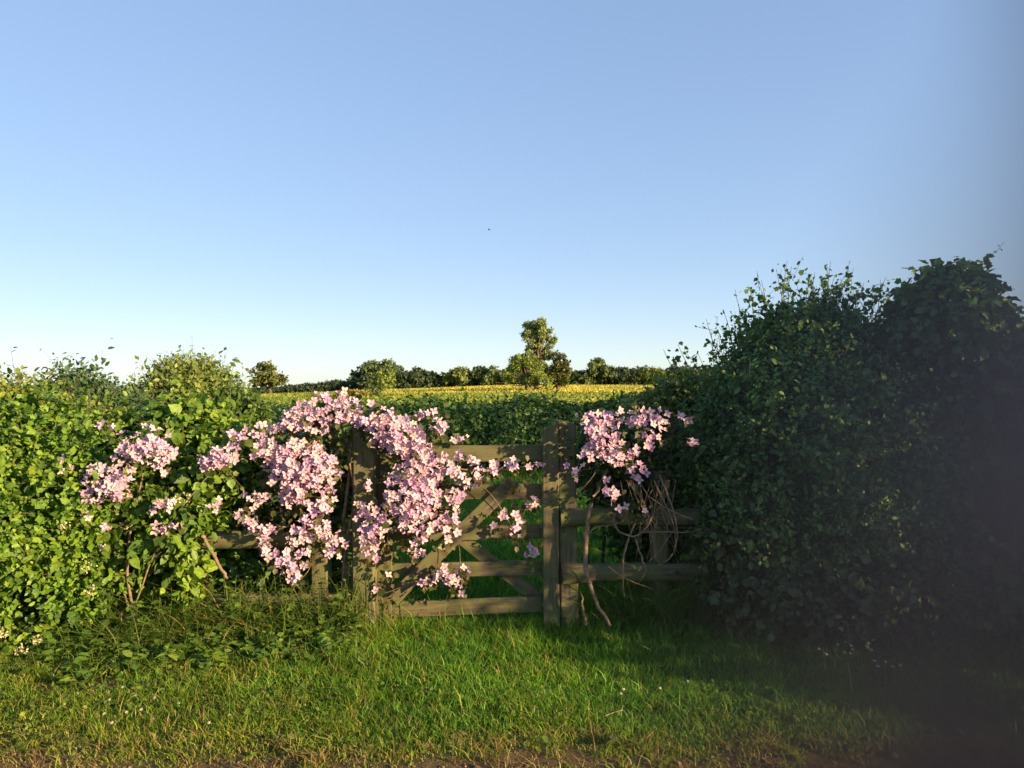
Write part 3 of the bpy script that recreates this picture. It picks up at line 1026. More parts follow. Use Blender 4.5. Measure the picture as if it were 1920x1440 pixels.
Yf = 4.40
main = [(490, 805, 18, 12), (525, 793, 24, 16), (560, 778, 28, 18), (600, 760, 30, 16), (630, 752, 28, 16), (655, 768, 25, 16), (690, 782, 42, 18),
        (725, 800, 42, 26), (755, 822, 42, 32), (785, 852, 36, 32), (815, 868, 26, 22), (835, 885, 28, 16), (868, 888, 22, 12),
        (535, 845, 42, 16), (505, 850, 16, 14), (612, 810, 12, 8), (600, 812, 10, 10), (500, 830, 20, 10), (560, 800, 25, 10),
        (525, 870, 25, 20), (570, 872, 42, 22), (605, 868, 34, 22), (628, 880, 16, 10), (545, 900, 38, 26), (590, 902, 34, 26), (570, 930, 32, 16), (545, 940, 20, 14), (620, 925, 14, 12),
        (480, 935, 22, 14), (466, 968, 22, 16), (480, 985, 18, 10), (500, 1000, 18, 16), (595, 955, 24, 16), (570, 975, 20, 10), (548, 990, 20, 9),
        (600, 995, 26, 14), (622, 1010, 20, 14), (628, 1030, 18, 12), (505, 1030, 18, 18), (560, 1030, 26, 18), (550, 1055, 26, 12), (545, 1078, 16, 12), (525, 1055, 16, 12), (572, 1015, 12, 8),
        (775, 885, 34, 20), (745, 900, 28, 14), (785, 915, 36, 22), (755, 935, 36, 18), (800, 940, 24, 22), (770, 960, 46, 16), (730, 975, 30, 14), (690, 955, 26, 12), (690, 972, 16, 8),
        (790, 985, 46, 14), (840, 985, 22, 12), (852, 930, 16, 20), (848, 960, 15, 16), (838, 1005, 12, 8), (700, 992, 22, 14), (715, 975, 18, 12), (695, 1012, 18, 14), (690, 1032, 14, 12), (703, 1048, 9, 8),
        (790, 1012, 14, 14), (786, 1035, 15, 14), (810, 1085, 18, 8), (830, 1062, 10, 8), (838, 1080, 24, 14), (858, 1102, 9, 9), (870, 1065, 14, 7), (800, 1092, 8, 6),
        (688, 905, 9, 12), (655, 1018, 9, 7), (704, 1105, 5, 6), (722, 1073, 4, 4)]
main += [(560, 870, 62, 45), (775, 935, 50, 45), (740, 815, 50, 32), (600, 775, 50, 20)]
main = [(*m_, Yf) for m_ in main]
main += [(795, 780, 24, 10, 4.55), (830, 800, 20, 10, 4.52), (862, 822, 16, 8, 4.5), (865, 852, 22, 8, 4.45), (892, 868, 12, 8, 4.45)]
main += [(905, 885, 22, 10, 4.45), (940, 876, 26, 9, 4.45), (968, 870, 18, 11, 4.45), (992, 882, 8, 8, 4.45), (1012, 868, 11, 6, 4.45), (880, 905, 22, 9, 4.46),
         (945, 968, 14, 9, 4.5), (970, 985, 11, 14, 4.5), (962, 1000, 6, 6, 4.5), (992, 1030, 13, 9, 4.5), (1002, 942, 14, 7, 4.55), (932, 985, 7, 5, 4.5), (985, 950, 10, 6, 4.55)]
green = [(640, 800, 60, 26, 4.45, 1), (680, 830, 40, 25, 4.47), (600, 830, 50, 20, 4.5), (560, 960, 60, 60, 4.55), (610, 960, 30, 60, 4.52), (520, 1010, 40, 50, 4.5), (760, 1010, 50, 30, 4.48),
         (830, 930, 30, 40, 4.5), (940, 900, 50, 14, 4.46), (820, 800, 40, 22, 4.6), (985, 1000, 25, 25, 4.56), (690, 920, 14, 50, 4.55), (640, 900, 20, 50, 4.55), (840, 1080, 35, 15, 4.44), (800, 850, 20, 30, 4.5)]
st = [dict(p=[(640, 1190, 4.62), (655, 1080, 4.56), (640, 980, 4.56), (660, 880, 4.52), (640, 800, 4.48)], r=0.014),
      dict(p=[(655, 1190, 4.6), (640, 1060, 4.54), (668, 940, 4.5), (650, 830, 4.48), (700, 790, 4.47), (790, 840, 4.45)], r=0.011),
      dict(p=[(640, 800, 4.48), (700, 785, 4.46), (780, 850, 4.46), (880, 890, 4.47), (1010, 870, 4.5)], r=0.007),
      dict(p=[(640, 800, 4.48), (560, 800, 4.5), (480, 860, 4.5), (380, 860, 4.55)], r=0.007),
      dict(p=[(560, 960, 4.5), (590, 1060, 4.5), (560, 1090, 4.45)], r=0.004),
      dict(p=[(790, 900, 4.48), (860, 990, 4.48), (865, 1100, 4.46)], r=0.003),
      dict(p=[(790, 1070, 4.45), (720, 1130, 4.45), (700, 1120, 4.45), (770, 1095, 4.45)], r=0.003),
      dict(p=[(795, 1085, 4.42), (735, 1125, 4.44), (715, 1125, 4.44)], r=0.004),
      dict(p=[(860, 880, 4.5), (930, 930, 4.52), (985, 1040, 4.55)], r=0.003),
      dict(p=[(380, 1005, 4.42), (400, 1040, 4.4), (425, 1085, 4.36)], r=0.012, r2=0.008)]
clematis('clematis', 'pink clematis arching over the hinge post and trailing along the gate', main, P(650, 1190, 4.6), st, green)

left_c = [(280, 832, 38, 18), (250, 848, 30, 12), (302, 872, 18, 14), (315, 848, 18, 12), (215, 900, 28, 18), (182, 895, 25, 22), (240, 858, 20, 10), (225, 925, 18, 12), (155, 900, 12, 12),
          (305, 948, 20, 14), (315, 990, 24, 11), (400, 868, 26, 12), (425, 845, 24, 16), (415, 860, 20, 12), (122, 872, 12, 12), (198, 800, 12, 7), (222, 806, 10, 6), (165, 925, 12, 10),
          (192, 1028, 7, 8), (195, 990, 12, 10), (162, 968, 10, 10), (402, 942, 11, 12), (455, 815, 14, 12), (285, 800, 18, 8), (172, 940, 14, 12), (245, 880, 20, 8), (430, 815, 8, 6), (480, 845, 14, 10)]
left_c += [(262, 842, 44, 24), (210, 912, 36, 24), (408, 860, 32, 20), (300, 852, 26, 20)]
left_c = [(*q, 4.24) for q in left_c]
clematis('clematis', 'paler pink clematis scattered through the sunlit left hedge', left_c, P(260, 1190, 4.5),
         [dict(p=[(255, 1180, 4.4), (235, 1080, 4.35), (245, 980, 4.35), (270, 880, 4.35)], r=0.010),
          dict(p=[(258, 1180, 4.4), (215, 1060, 4.36), (200, 960, 4.36), (200, 900, 4.35)], r=0.007),
          dict(p=[(245, 1160, 4.38), (300, 1000, 4.36), (400, 880, 4.36)], r=0.006)], density=1 / 76.0,
         pal=[(0.05, 0.09, 0.018), (0.10, 0.15, 0.02), (0.16, 0.19, 0.03)])

right_c = [(1110, 785, 28, 14), (1125, 810, 36, 24), (1140, 835, 32, 22), (1150, 858, 24, 16), (1105, 848, 14, 18), (1168, 780, 18, 10), (1205, 782, 26, 12), (1222, 795, 22, 14), (1218, 822, 22, 16), (1238, 792, 12, 12),
           (1132, 790, 20, 18), (1195, 888, 18, 14), (1205, 880, 10, 8), (1140, 912, 12, 14), (1146, 935, 12, 10), (1078, 880, 10, 14), (1188, 848, 12, 14, 0, .6), (1168, 946, 7, 7), (1196, 950, 5, 5), (1152, 930, 10, 8),
           (1287, 785, 11, 9), (1299, 828, 12, 10), (1245, 768, 5, 9), (1262, 776, 9, 4)]
right_c = [(*q[:4], 4.36) for q in right_c]
rs_ = [dict(p=[(1098, 1000, 4.42), (1096, 1060, 4.40), (1112, 1120, 4.38), (1145, 1172, 4.36)], r=0.017, r2=0.011),
       dict(p=[(1098, 1010, 4.42), (1104, 950, 4.44), (1130, 900, 4.45), (1150, 850, 4.42)], r=0.016),
       dict(p=[(1098, 1170, 4.46), (1092, 1140, 4.46), (1090, 1110, 4.46)], r=0.014, r2=0.003),
       dict(p=[(1090, 1030, 4.43), (1100, 1000, 4.43), (1125, 985, 4.44), (1150, 985, 4.44)], r=0.007),
       dict(p=[(1155, 950, 4.4), (1150, 985, 4.4), (1170, 1005, 4.38), (1200, 1005, 4.38), (1225, 970, 4.4), (1235, 900, 4.45)], r=0.007),
       dict(p=[(1235, 890, 4.42), (1265, 960, 4.38), (1272, 1010, 4.36), (1260, 1045, 4.36), (1235, 1060, 4.38)], r=0.006),
       dict(p=[(1225, 900, 4.42), (1255, 960, 4.38), (1268, 1000, 4.36), (1264, 1040, 4.36)], r=0.005),
       dict(p=[(1200, 960, 4.42), (1175, 1015, 4.40), (1165, 1070, 4.40), (1170, 1120, 4.42)], r=0.008),
       dict(p=[(1190, 1005, 4.40), (1205, 1050, 4.38), (1213, 1070, 4.38), (1200, 1090, 4.36)], r=0.008),
       dict(p=[(1265, 990, 4.4), (1240, 1030, 4.36), (1215, 1055, 4.34)], r=0.004),
       dict(p=[(1200, 998, 4.38), (1250, 997, 4.36), (1290, 1000, 4.36), (1315, 992, 4.35)], r=0.005),
       dict(p=[(1080, 925, 4.46), (1100, 910, 4.44), (1120, 880, 4.44)], r=0.004),
       dict(p=[(1210, 990, 4.4), (1225, 1010, 4.4), (1230, 1050, 4.4)], r=0.003),
       dict(p=[(1215, 930, 4.42), (1260, 960, 4.36), (1300, 975, 4.34)], r=0.004),
       dict(p=[(1140, 1062, 4.36), (1170, 1085, 4.34), (1225, 1105, 4.32)], r=0.0035, r2=0.002)]
for k in range(22):
    a, b_ = random.uniform(1150, 1270), random.uniform(1180, 1280)
    rs_.append(dict(p=[(a, 900, 4.46), (lerp(a, b_, .4) + random.uniform(-20, 20), 950, 4.42), (b_, random.uniform(990, 1060), 4.42)], r=0.003))
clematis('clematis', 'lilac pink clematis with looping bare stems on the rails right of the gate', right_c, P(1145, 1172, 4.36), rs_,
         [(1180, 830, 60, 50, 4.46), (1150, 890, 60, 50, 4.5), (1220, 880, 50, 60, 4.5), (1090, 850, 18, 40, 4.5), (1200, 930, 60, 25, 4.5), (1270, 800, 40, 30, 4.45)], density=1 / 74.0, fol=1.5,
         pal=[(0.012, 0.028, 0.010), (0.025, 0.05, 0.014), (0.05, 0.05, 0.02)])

# ------------------------------------------------------------------ right side: big shaded bushes
bush('pale_bush', 'olive green bush beyond the fence left of the tall shaded bush', [
    (1265, 765, 8, 45, 30, 0.5), (1305, 752, 8, 40, 36, 0.5), (1225, 785, 8, 35, 25, 0.4), (1320, 800, 8, 80, 45, 0.5)],
    2200, 6, 0.16, 0.05, OLIVE, 'oval', stems=8, up=0.5)
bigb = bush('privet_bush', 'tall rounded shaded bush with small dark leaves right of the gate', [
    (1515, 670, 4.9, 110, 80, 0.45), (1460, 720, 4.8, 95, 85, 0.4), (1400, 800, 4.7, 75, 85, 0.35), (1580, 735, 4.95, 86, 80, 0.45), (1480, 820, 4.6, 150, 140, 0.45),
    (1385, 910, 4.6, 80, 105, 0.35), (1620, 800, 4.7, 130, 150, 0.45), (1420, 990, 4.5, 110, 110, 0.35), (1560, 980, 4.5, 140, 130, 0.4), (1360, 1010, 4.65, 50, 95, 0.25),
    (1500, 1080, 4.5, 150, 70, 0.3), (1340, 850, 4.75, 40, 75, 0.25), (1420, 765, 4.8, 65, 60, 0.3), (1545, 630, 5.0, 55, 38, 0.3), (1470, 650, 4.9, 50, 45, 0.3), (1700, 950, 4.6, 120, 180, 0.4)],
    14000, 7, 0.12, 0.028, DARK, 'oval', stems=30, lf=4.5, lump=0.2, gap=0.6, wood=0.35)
# wispy hawthorn shoots standing above it
tw, mb = MB(), MB()
wis = thing('hawthorn_shoots', 'wispy hawthorn shoots standing against the sky above the shaded bush', 'shrub', (*P(1500, 900, 4.9)[:2], 0))
spec = [(1475, 560, 1470, 488), (1480, 570, 1490, 500), (1450, 600, 1432, 540), (1430, 620, 1400, 545), (1380, 680, 1330, 598), (1385, 660, 1350, 580), (1520, 560, 1560, 490), (1540, 570, 1590, 505), (1570, 580, 1620, 530),
        (1600, 590, 1670, 520), (1620, 600, 1650, 525), (1630, 620, 1690, 540), (1500, 560, 1520, 510), (1360, 700, 1325, 620), (1370, 690, 1340, 640), (1650, 610, 1640, 540), (1320, 700, 1280, 645), (1310, 700, 1250, 655), (1560, 570, 1540, 520), (1590, 590, 1600, 540), (1345, 720, 1300, 660), (1410, 640, 1380, 570)]
for i in range(46):
    a = random.uniform(1340, 1680)
    yt = 562 + max(0, 1440 - a) * 1.35 + max(0, a - 1600) * 0.7 + random.uniform(-10, 25)
    spec.append((a, yt + 30, a + random.uniform(-35, 35), yt - random.uniform(10, 55)))
for (a, b_, c_, d_) in spec:
    Y = 4.9 + random.uniform(-0.2, 0.2)
    p0, p1 = P(a, b_ + 60, Y), P(c_, d_, Y)
    s = np.linspace(0, 1, 9)[:, None]
    pp = lerp(p0, p1, s)
    pp[:, 0] += np.sin(s[:, 0] * 3 + random.uniform(0, 6)) * 0.03
    tw.tube(pp, np.linspace(0.004, 0.0012, 9), 4, (0.06, 0.045, 0.035))
    k = 16
    t = rng.uniform(0.25, 1, k)
    q = p0 + (p1 - p0) * t[:, None] + rng.normal(0, 0.022, (k, 3))
    leaves(mb, q, rng.normal(0, 1, (k, 3)), 0.026, DARK, 'lobed', 0, 1)
    for j in range(4):
        t_ = random.uniform(0.3, 0.9)
        s0 = p0 + (p1 - p0) * t_
        s1 = s0 + rng.normal(0, 0.05, 3) + np.array([0, 0, 0.05])
        tw.tube([s0, s1], [0.002, 0.001], 3, (0.06, 0.045, 0.035))
        leaves(mb, lerp(s0, s1, rng.random((5, 1))), rng.normal(0, 1, (5, 3)), 0.024, DARK, 'lobed', 0, 1)
mb.build('foliage', M_LEAF, wis)
tw.build('stem', M_BARK, wis)

ivy = bush('ivy_clad_stump', 'tall rounded column of ivy on a dead stump near the right edge', [
    (1780, 580, 4.5, 72, 60, 0.3), (1765, 545, 4.5, 48, 36, 0.25), (1790, 640, 4.5, 100, 90, 0.32), (1790, 760, 4.5, 105, 110, 0.32), (1705, 630, 4.55, 35, 50, 0.25), (1800, 900, 4.5, 110, 130, 0.3), (1800, 1050, 4.5, 110, 120, 0.3)],
    4600, 5, 0.09, 0.043, IVY, 'lobed', stems=6, droop=1.0, up=0.1, cat='ivy', trunk=0.04, lf=5, lump=0.1)
# loose ivy sprays
mb, tw = MB(), MB()
spr = thing('ivy_spray', 'thin ivy sprays with separate leaves reaching out against the sky', 'ivy', (*P(1850, 600, 4.45)[:2], 0))
for path in ([(1800, 520), (1835, 498), (1850, 484), (1870, 470), (1882, 455)], [(1840, 530), (1860, 530), (1870, 540), (1880, 535)], [(1850, 590), (1870, 575), (1890, 570), (1905, 590)], [(1850, 600), (1880, 600), (1885, 620)], [(1690, 560), (1700, 545), (1690, 535)]):
    pp = np.array([P(a, b_, 4.42) for a, b_ in path])
    tw.tube(pp, np.linspace(0.003, 0.001, len(pp)), 4, (0.06, 0.05, 0.03))
    for k in range(11):
        i = random.randint(0, len(pp) - 2)
        q = lerp(pp[i], pp[i + 1], random.random()) + rng.normal(0, 0.018, 3)
        leaves(mb, q[None], np.array([[0, -1, 0.2]]), 0.05, IVY, 'lobed', 0.5, 0.5)
mb.build('foliage', M_LEAF, spr)
tw.build('stem', M_BARK, spr)
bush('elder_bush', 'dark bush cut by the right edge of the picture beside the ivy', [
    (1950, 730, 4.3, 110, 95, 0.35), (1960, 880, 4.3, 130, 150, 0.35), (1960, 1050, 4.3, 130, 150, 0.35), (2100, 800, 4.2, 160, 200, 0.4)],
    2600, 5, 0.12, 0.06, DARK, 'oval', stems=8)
bush('bramble_patch', 'low shaded bramble with dull leaves at the foot of the tall bush', [
    (1400, 1110, 4.3, 60, 45, 0.2), (1480, 1105, 4.2, 80, 50, 0.2), (1570, 1110, 4.2, 80, 55, 0.2), (1360, 1020, 4.4, 40, 50, 0.15), (1680, 1110, 4.2, 90, 60, 0.2)],
    900, 4, 0.12, 0.042, [(0.03, 0.06, 0.03), (0.05, 0.09, 0.03), (0.08, 0.11, 0.05)], 'mix2', stems=8, droop=0.8, innerfill=False)

# unseen tall hedge added at right: throws evening shade on the right hand bushes
def occ(x, y, rx, ry, h, pal=DARK):
    return [x, y, h * 0.5, rx, ry, h * 0.55]
oc = thing('shade_hedge', 'tall dense unseen hedge added on the right to cast shade', 'hedge', (4.6, 3, 0))
els = [occ(4.7, 3.9, 0.8, 0.7, 3.1), (occ(4.5, 3.0, 0.7, 0.7, 3.0)), occ(4.9, 4.9, 0.9, 0.8, 3.2), occ(4.8, 2.35, 0.7, 0.5, 2.6), occ(5.5, 6.0, 1.0, 1.0, 3.3), occ(7, 7.5, 1.2, 1.2, 3.5), occ(8.5, 8.5, 1.2, 1.2, 3.6)]
p, nn = shell(5200, els, 0.35, 0.12, 2, 0.6)
low = [occ(4.8, 1.75, 0.6, 0.4, 2.2)]      # sparse low clump added to shade the gate
p2, n2_ = shell(200, low, 0.5, 0.2, 2, 0.2)
els += low
p, nn = np.vstack([p, p2]), np.vstack([nn, n2_])
mb, tw = MB(), MB()
sprigs(mb, None, p, nn, 5, 0.16, 0.085, DARK, 'oval')
mb.build('foliage', M_LEAF, oc)
for i in range(24):
    e = els[i % len(els)]
    branches(tw, (e[0], e[1], 0), [np.array([e[0] + random.uniform(-.5, .5), e[1] + random.uniform(-.5, .5), e[2] * 1.5])], 0.04, (0.08, 0.06, 0.04))
tw.build('stem', M_BARK, oc)


# ------------------------------------------------------------------ weeds, long grass, daisies, litter
def long_grass(name, label, spots, pal, dry=0.1, w=0.006):
    mb = MB()
    for (px, py, rpx, n, hgt, lean) in spots:
        Yb = F * EYE / (py - 720)
        c = P(px, py, Yb)
        xy = np.column_stack([rng.normal(c[0], rpx / F * Yb, n), rng.normal(c[1], 0.07, n)])
        blades(mb, xy, hgt, w, pal, lean, 4, 2.0, dry)
    return tag(mb.build(name, M_GRASS), label, kind='stuff')


long_grass('tall_grass', 'long arching grass blades along the foot of the left fence', [
    (420, 1200, 70, 220, 0.32, 0.9), (520, 1205, 70, 220, 0.28, 0.9), (300, 1215, 60, 120, 0.24, 0.9), (620, 1195, 40, 120, 0.28, 0.6), (360, 1200, 40, 90, 0.30, 0.8), (240, 1220, 60, 160, 0.22, 0.8), (670, 1190, 16, 90, 0.34, 0.3), (720, 1180, 16, 60, 0.28, 0.4)],
    [(0.04, 0.09, 0.015), (0.07, 0.14, 0.02), (0.14, 0.17, 0.04)], 0.1)
long_grass('tall_grass', 'long shaded grass tufts under the rails right of the gate', [
    (1220, 1180, 40, 300, 0.34, 0.6), (1300, 1185, 40, 260, 0.30, 0.6), (1150, 1180, 30, 120, 0.22, 0.5), (1180, 1175, 20, 80, 0.25, 0.6), (1180, 1160, 70, 300, 0.34, 0.5), (1400, 1185, 60, 200, 0.2, 0.5), (1110, 1180, 10, 40, 0.2, 0.3)],
    [(0.04, 0.09, 0.018), (0.07, 0.14, 0.02), (0.12, 0.18, 0.04)], 0.05)


def weed(mb, tw, x, y, hgt, size, pal, kind='lobed', n=10):
    z0 = float(ground_z(x, y))
    top = np.array([x + random.uniform(-.05, .05), y + random.uniform(-.04, .04), z0 + hgt])
    pp = lerp(np.array([x, y, z0]), top, np.linspace(0, 1, 5)[:, None])
    tw.tube(pp, np.linspace(0.003, 0.0015, 5), 4, (0.10, 0.14, 0.04))
    for k in range(n):
        t = (k + 1) / n
        q = lerp(pp[0], pp[-1], t)
        d = nrm(np.array([[math.cos(k * 2.4), math.sin(k * 2.4), 0.25]]))
        leaves(mb, q[None], np.array([[0, 0, 1.0]]), size * (1.25 - 0.6 * t), pal, kind, 0.3, 0.25, d)


mb, tw = MB(), MB()
wd = thing('nettle_patch', 'patch of green nettles and weeds between the left hedge and the gate', 'weeds', (*P(430, 1200, 4.3)[:2], 0))
for i in range(620):
    px = random.uniform(60, 680)
    py = random.gauss(1208, 26) + (8 if px < 300 else 0)
    Yb = F * EYE / (max(1172, py) - 720)
    c = P(px, py, Yb)
    hh = random.uniform(0.05, 0.34) * (1.0 if py < 1212 else 0.4)
    weed(mb, tw, c[0], Yb, hh, random.uniform(0.03, 0.06), NETTLE, random.choice(['lobed', 'oval', 'broad']))
mb.build('foliage', M_LEAF, wd)
tw.build('stem', M_GRASS, wd)

for (px, py, s, lab) in ((240, 1188, 0.10, 'young sycamore seedling with bright leaves at the foot of the left hedge'),
                         (572, 1185, 0.12, 'single bright pointed weed leaf standing between the left fence and gate')):
    mb, tw = MB(), MB()
    Yb = F * EYE / (1215 - 720)
    c = P(px, 1215, Yb)
    t = thing('seedling', lab, 'plant', (c[0], Yb, 0))
    weed(mb, tw, c[0], Yb, 0.14, s, [(0.12, 0.22, 0.02), (0.18, 0.28, 0.03)], 'lobed', 6)
    mb.build('foliage', M_LEAF, t)
    tw.build('stem', M_GRASS, t)

# ragged dry tufts on the bare strip
mb = MB()
for i in range(150):
    x, y = random.uniform(-2.2, 2.2), random.uniform(2.86, 3.2)
    n_ = random.randint(8, 34)
    blades(mb, np.column_stack([rng.normal(x, 0.025, n_), rng.normal(y, 0.02, n_)]), random.uniform(0.025, 0.06), 0.005, random.choice((GRY, [(0.16, 0.13, 0.05), (0.24, 0.20, 0.08)])), 0.9, 2, 2, 0.3)
tag(mb.build('grass_tufts', M_GRASS), 'ragged yellowing grass tufts on the bare soil edge', kind='stuff')

# small lawn clover
mb = MB()
xy = area(9000, 3.0, 4.5)
k = wob(np.column_stack([xy, xy[:, 0] * 0]), 3.1, 6) + 0.25 * (xy[:, 0] < -0.4) > 0.15
xy = xy[k]
pts = np.column_stack([xy, ground_z(xy[:, 0], xy[:, 1]) + rng.uniform(0.01, 0.045, len(xy))])
leaves(mb, pts, np.tile([[0, 0, 1.0]], (len(pts), 1)), 0.022, [(0.05, 0.11, 0.02), (0.09, 0.16, 0.02), (0.16, 0.19, 0.03)], 'oval', 0, 0.4)
tag(mb.build('clover', M_LEAF), 'clover and small weeds growing through the lawn', kind='stuff')


def daisy(c, r):
    mb = MB()
    c = np.array(c)
    nd = nrm(np.array([[0.1, -0.5, 0.8]]))[0]
    a = nrm(np.cross(nd, [1, 0, 0])[None])[0]
    b_ = np.cross(nd, a)
    for k in range(9):
        t0 = 2 * math.pi * k / 9
        d = a * math.cos(t0) + b_ * math.sin(t0)
        e = np.cross(nd, d)
        mb.add([c + d * r * 0.2, c + d * r * 0.7 + e * r * 0.18, c + d * r, c + d * r * 0.7 - e * r * 0.18], [(0, 1, 2, 3)], (0.8, 0.8, 0.78))
    ring = [c + nd * 0.001 + (a * math.cos(q) + b_ * math.sin(q)) * r * 0.28 for q in np.linspace(0, 6.28, 7)[:-1]]
    mb.add(ring + [c + nd * 0.004], [(i, (i + 1) % 6, 6, 6) for i in range(6)], (0.6, 0.42, 0.03))
    g_ = np.array([c[0], c[1], float(ground_z(c[0], c[1]))])
    mb.tube([g_, c - nd * 0.001], 0.0012, 3, (0.06, 0.12, 0.02))
    return mb


DL = 'white daisies in the lawn in front of the left hedge'
DR = 'white daisies in the shaded lawn near the right edge'
for i, (px, py) in enumerate([(205, 1312), (255, 1303), (290, 1308), (335, 1318), (265, 1330), (195, 1338), (237, 1335), (495, 1297), (552, 1302), (145, 1300), (230, 1288), (430, 1340), (210, 1355), (392, 1355), (120, 1320),
                              (1238, 1290), (1290, 1277), (1165, 1300), (1170, 1292)]):
    Yb = F * EYE / (py + 14 - 720)
    c = P(px, py, Yb)
    o = daisy(c, 0.007).build('daisy', M_PETAL)
    if i < 15:
        tag(o, 'small white daisy in the sunlit lawn below the left hedge', 'daisy', group=DL)
    else:
        tag(o, 'small white daisy in the open lawn in front of the gate', 'daisy', group='white daisies in front of the gate')
for i in range(17):
    px, py = random.gauss(1608, 32), random.gauss(1212, 14)
    if i > 12:
        px, py = random.uniform(1640, 1690), random.uniform(1230, 1255)
    Yb = F * EYE / (py + 40 - 720)
    o = daisy(P(px, py, Yb), 0.009).build('daisy', M_PETAL)
    tag(o, 'small white flower on a stalk in the shaded grass at right', 'daisy', group=DR)

# dry stalks and sticks
def stick(name, label, cat, path, r, col=(0.42, 0.33, 0.17), mat=None):
    mb = MB()
    pp = np.array([P(*q) for q in path])
    for _ in range(2):
        q = [pp[0]]
        for a, b_ in zip(pp[:-1], pp[1:]):
            q += [lerp(a, b_, 0.25), lerp(a, b_, 0.75)]
        q.append(pp[-1])
        pp = np.array(q)
    mb.tube(pp, np.linspace(r, r * 0.5, len(pp)), 6, col)
    return tag(mb.build(name, mat or M_GRASS), label, cat)


stick('dry_stalk', 'pale dry stalk lying on the grass below the hinge post', 'stalk', [(632, 1228, 4.05), (650, 1220, 4.07), (675, 1214, 4.08), (690, 1216, 4.09)], 0.004)
stick('dry_stalk', 'upright dry stalk in the shaded grass near the right daisies', 'stalk', [(1597, 1298, 3.62), (1594, 1270, 3.66), (1590, 1243, 3.68)], 0.004)
stick('dry_stalk', 'short pale stalk lying in the lawn in front of the latch post', 'stalk', [(1135, 1342, 3.35), (1150, 1336, 3.37), (1168, 1331, 3.38)], 0.003)
t = thing('seed_stalk', 'thin stalk with one leaf standing alone against the sky on the left', 'stalk', (*P(437, 800, 5.2)[:2], 0))
mb = MB()
mb.tube([P(430, 800, 5.2), P(432, 730, 5.2), P(434, 700, 5.2), P(440, 678, 5.2)], [0.004, 0.0025, 0.002, 0.0015], 4, (0.10, 0.13, 0.04))
leaves(mb, np.array([P(434, 674, 5.2), P(437, 672, 5.2)]), np.array([[0, -1, 0.5]] * 2), 0.045, DARK, 'oval', 0, 0.3, np.array([[1, 0, 0.1]] * 2))
mb.build('stem', M_LEAF, t)

# torn leaf and pebbles on the soil strip
mb = MB()
c = P(1140, 1392, 3.1)
leaves(mb, c + np.array([[0, 0.02, 0.0], [0.03, 0, 0.0], [-0.03, 0.01, 0.01], [0.05, 0.03, 0.005]]), np.array([[0, -0.1, 1.0]] * 4), 0.07, [(0.03, 0.07, 0.02), (0.09, 0.13, 0.05)], 'broad', 0, 0.35)
tag(mb.build('dock_leaf', M_LEAF), 'crumpled broad leaf lying on the bare soil edge', 'leaf')
mb = MB()
for i in range(700):
    x, y = random.uniform(-2.1, 2.1), random.uniform(2.75, 3.12)
    r = random.lognormvariate(math.log(0.005), 0.5)
    z = float(ground_z(x, y)) + r * 0.3
    d = np.array([[1, 0, 0], [0, 1, 0], [-1, 0, 0], [0, -1, 0], [0, 0, 0.8], [0, 0, -0.8]]) * r * rng.uniform(0.6, 1.3, (6, 1))
    s = random.uniform(0.6, 1.3)
    mb.add(np.array([x, y, z]) + d, [(0, 1, 4, 4), (1, 2, 4, 4), (2, 3, 4, 4), (3, 0, 4, 4), (1, 0, 5, 5), (2, 1, 5, 5), (3, 2, 5, 5), (0, 3, 5, 5)], np.array([0.17, 0.12, 0.08]) * s)
tag(mb.build('gravel', M_GROUND), 'small stones and crumbs of soil on the bare strip', kind='stuff')

# the distant bird
mb = MB()
c = P(917, 431, 60)
mb.tube([c + [-0.12, 0, 0], c, c + [0.14, 0, 0.01]], [0.01, 0.035, 0.01], 6, (0.03, 0.03, 0.035))
for s_ in (-1, 1):
    mb.add([c + [0.04, 0, 0], c + [-0.04, 0, 0], c + [-0.05, s_ * 0.2, 0.07], c + [0.0, s_ * 0.22, 0.08]], [(0, 1, 2, 3)], (0.03, 0.03, 0.035))
tag(mb.build('bird', M_FAR), 'tiny dark bird flying high in the clear sky', 'bird')


# ------------------------------------------------------------------ the finger resting over the corner of the lens, and the phone it holds
def mm(x, y, z):
    return np.array([x, y, z]) / 1000 + np.array([0, 0, EYE])


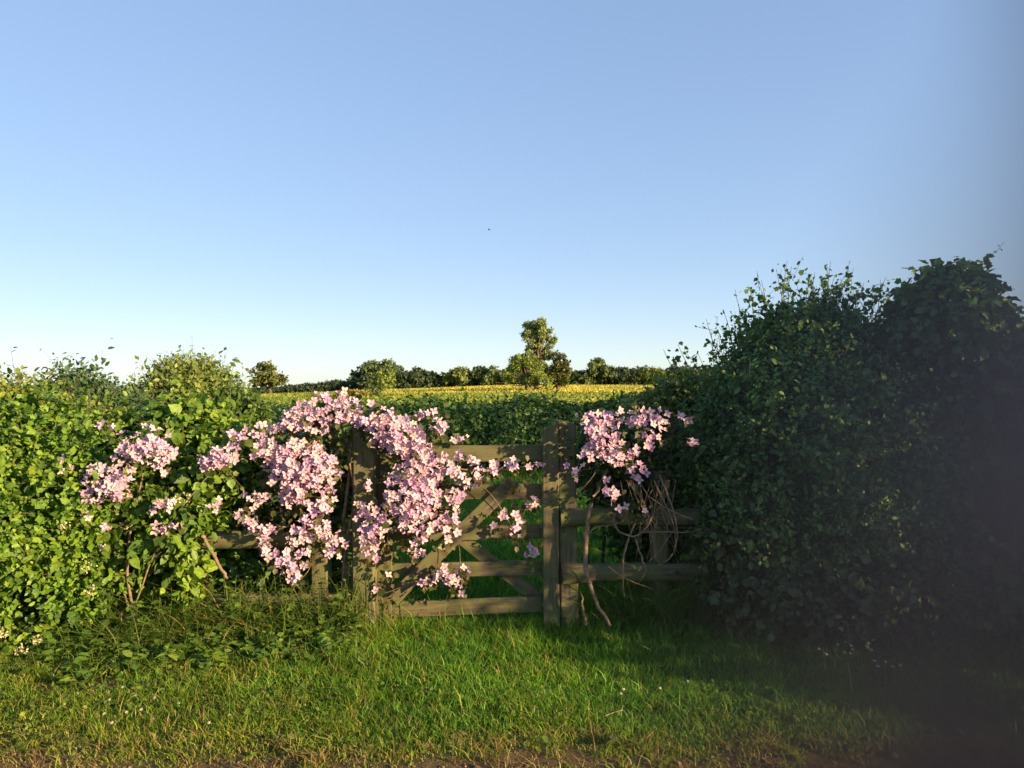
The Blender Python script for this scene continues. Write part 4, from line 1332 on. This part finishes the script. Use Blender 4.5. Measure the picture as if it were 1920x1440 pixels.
ph = thing('phone', 'thin dark phone held sideways at eye height by the finger', 'phone', (-0.04, -0.006, EYE - 0.02))
mb = MB()
x0, x1, y0, y1, z0, z1, c = -118, 26, -9.5, -1.6, -54, 19, 2
prof = [(x0 + c, z0), (x1 - c, z0), (x1, z0 + c), (x1, z1 - c), (x1 - c, z1), (x0 + c, z1), (x0, z1 - c), (x0, z0 + c)]
v = [mm(a, y, b_) for y in (y0, y1) for a, b_ in prof] + [mm((x0 + x1) / 2, y, (z0 + z1) / 2) for y in (y0, y1)]
f = [(i, (i + 1) % 8, 8 + (i + 1) % 8, 8 + i) for i in range(8)] + [(i, (i + 1) % 8, 16, 16) for i in range(8)] + [(8 + i, 8 + (i + 1) % 8, 17, 17) for i in range(8)]
mb.add(v, f)
mb.build('body', M_BLACK, ph)
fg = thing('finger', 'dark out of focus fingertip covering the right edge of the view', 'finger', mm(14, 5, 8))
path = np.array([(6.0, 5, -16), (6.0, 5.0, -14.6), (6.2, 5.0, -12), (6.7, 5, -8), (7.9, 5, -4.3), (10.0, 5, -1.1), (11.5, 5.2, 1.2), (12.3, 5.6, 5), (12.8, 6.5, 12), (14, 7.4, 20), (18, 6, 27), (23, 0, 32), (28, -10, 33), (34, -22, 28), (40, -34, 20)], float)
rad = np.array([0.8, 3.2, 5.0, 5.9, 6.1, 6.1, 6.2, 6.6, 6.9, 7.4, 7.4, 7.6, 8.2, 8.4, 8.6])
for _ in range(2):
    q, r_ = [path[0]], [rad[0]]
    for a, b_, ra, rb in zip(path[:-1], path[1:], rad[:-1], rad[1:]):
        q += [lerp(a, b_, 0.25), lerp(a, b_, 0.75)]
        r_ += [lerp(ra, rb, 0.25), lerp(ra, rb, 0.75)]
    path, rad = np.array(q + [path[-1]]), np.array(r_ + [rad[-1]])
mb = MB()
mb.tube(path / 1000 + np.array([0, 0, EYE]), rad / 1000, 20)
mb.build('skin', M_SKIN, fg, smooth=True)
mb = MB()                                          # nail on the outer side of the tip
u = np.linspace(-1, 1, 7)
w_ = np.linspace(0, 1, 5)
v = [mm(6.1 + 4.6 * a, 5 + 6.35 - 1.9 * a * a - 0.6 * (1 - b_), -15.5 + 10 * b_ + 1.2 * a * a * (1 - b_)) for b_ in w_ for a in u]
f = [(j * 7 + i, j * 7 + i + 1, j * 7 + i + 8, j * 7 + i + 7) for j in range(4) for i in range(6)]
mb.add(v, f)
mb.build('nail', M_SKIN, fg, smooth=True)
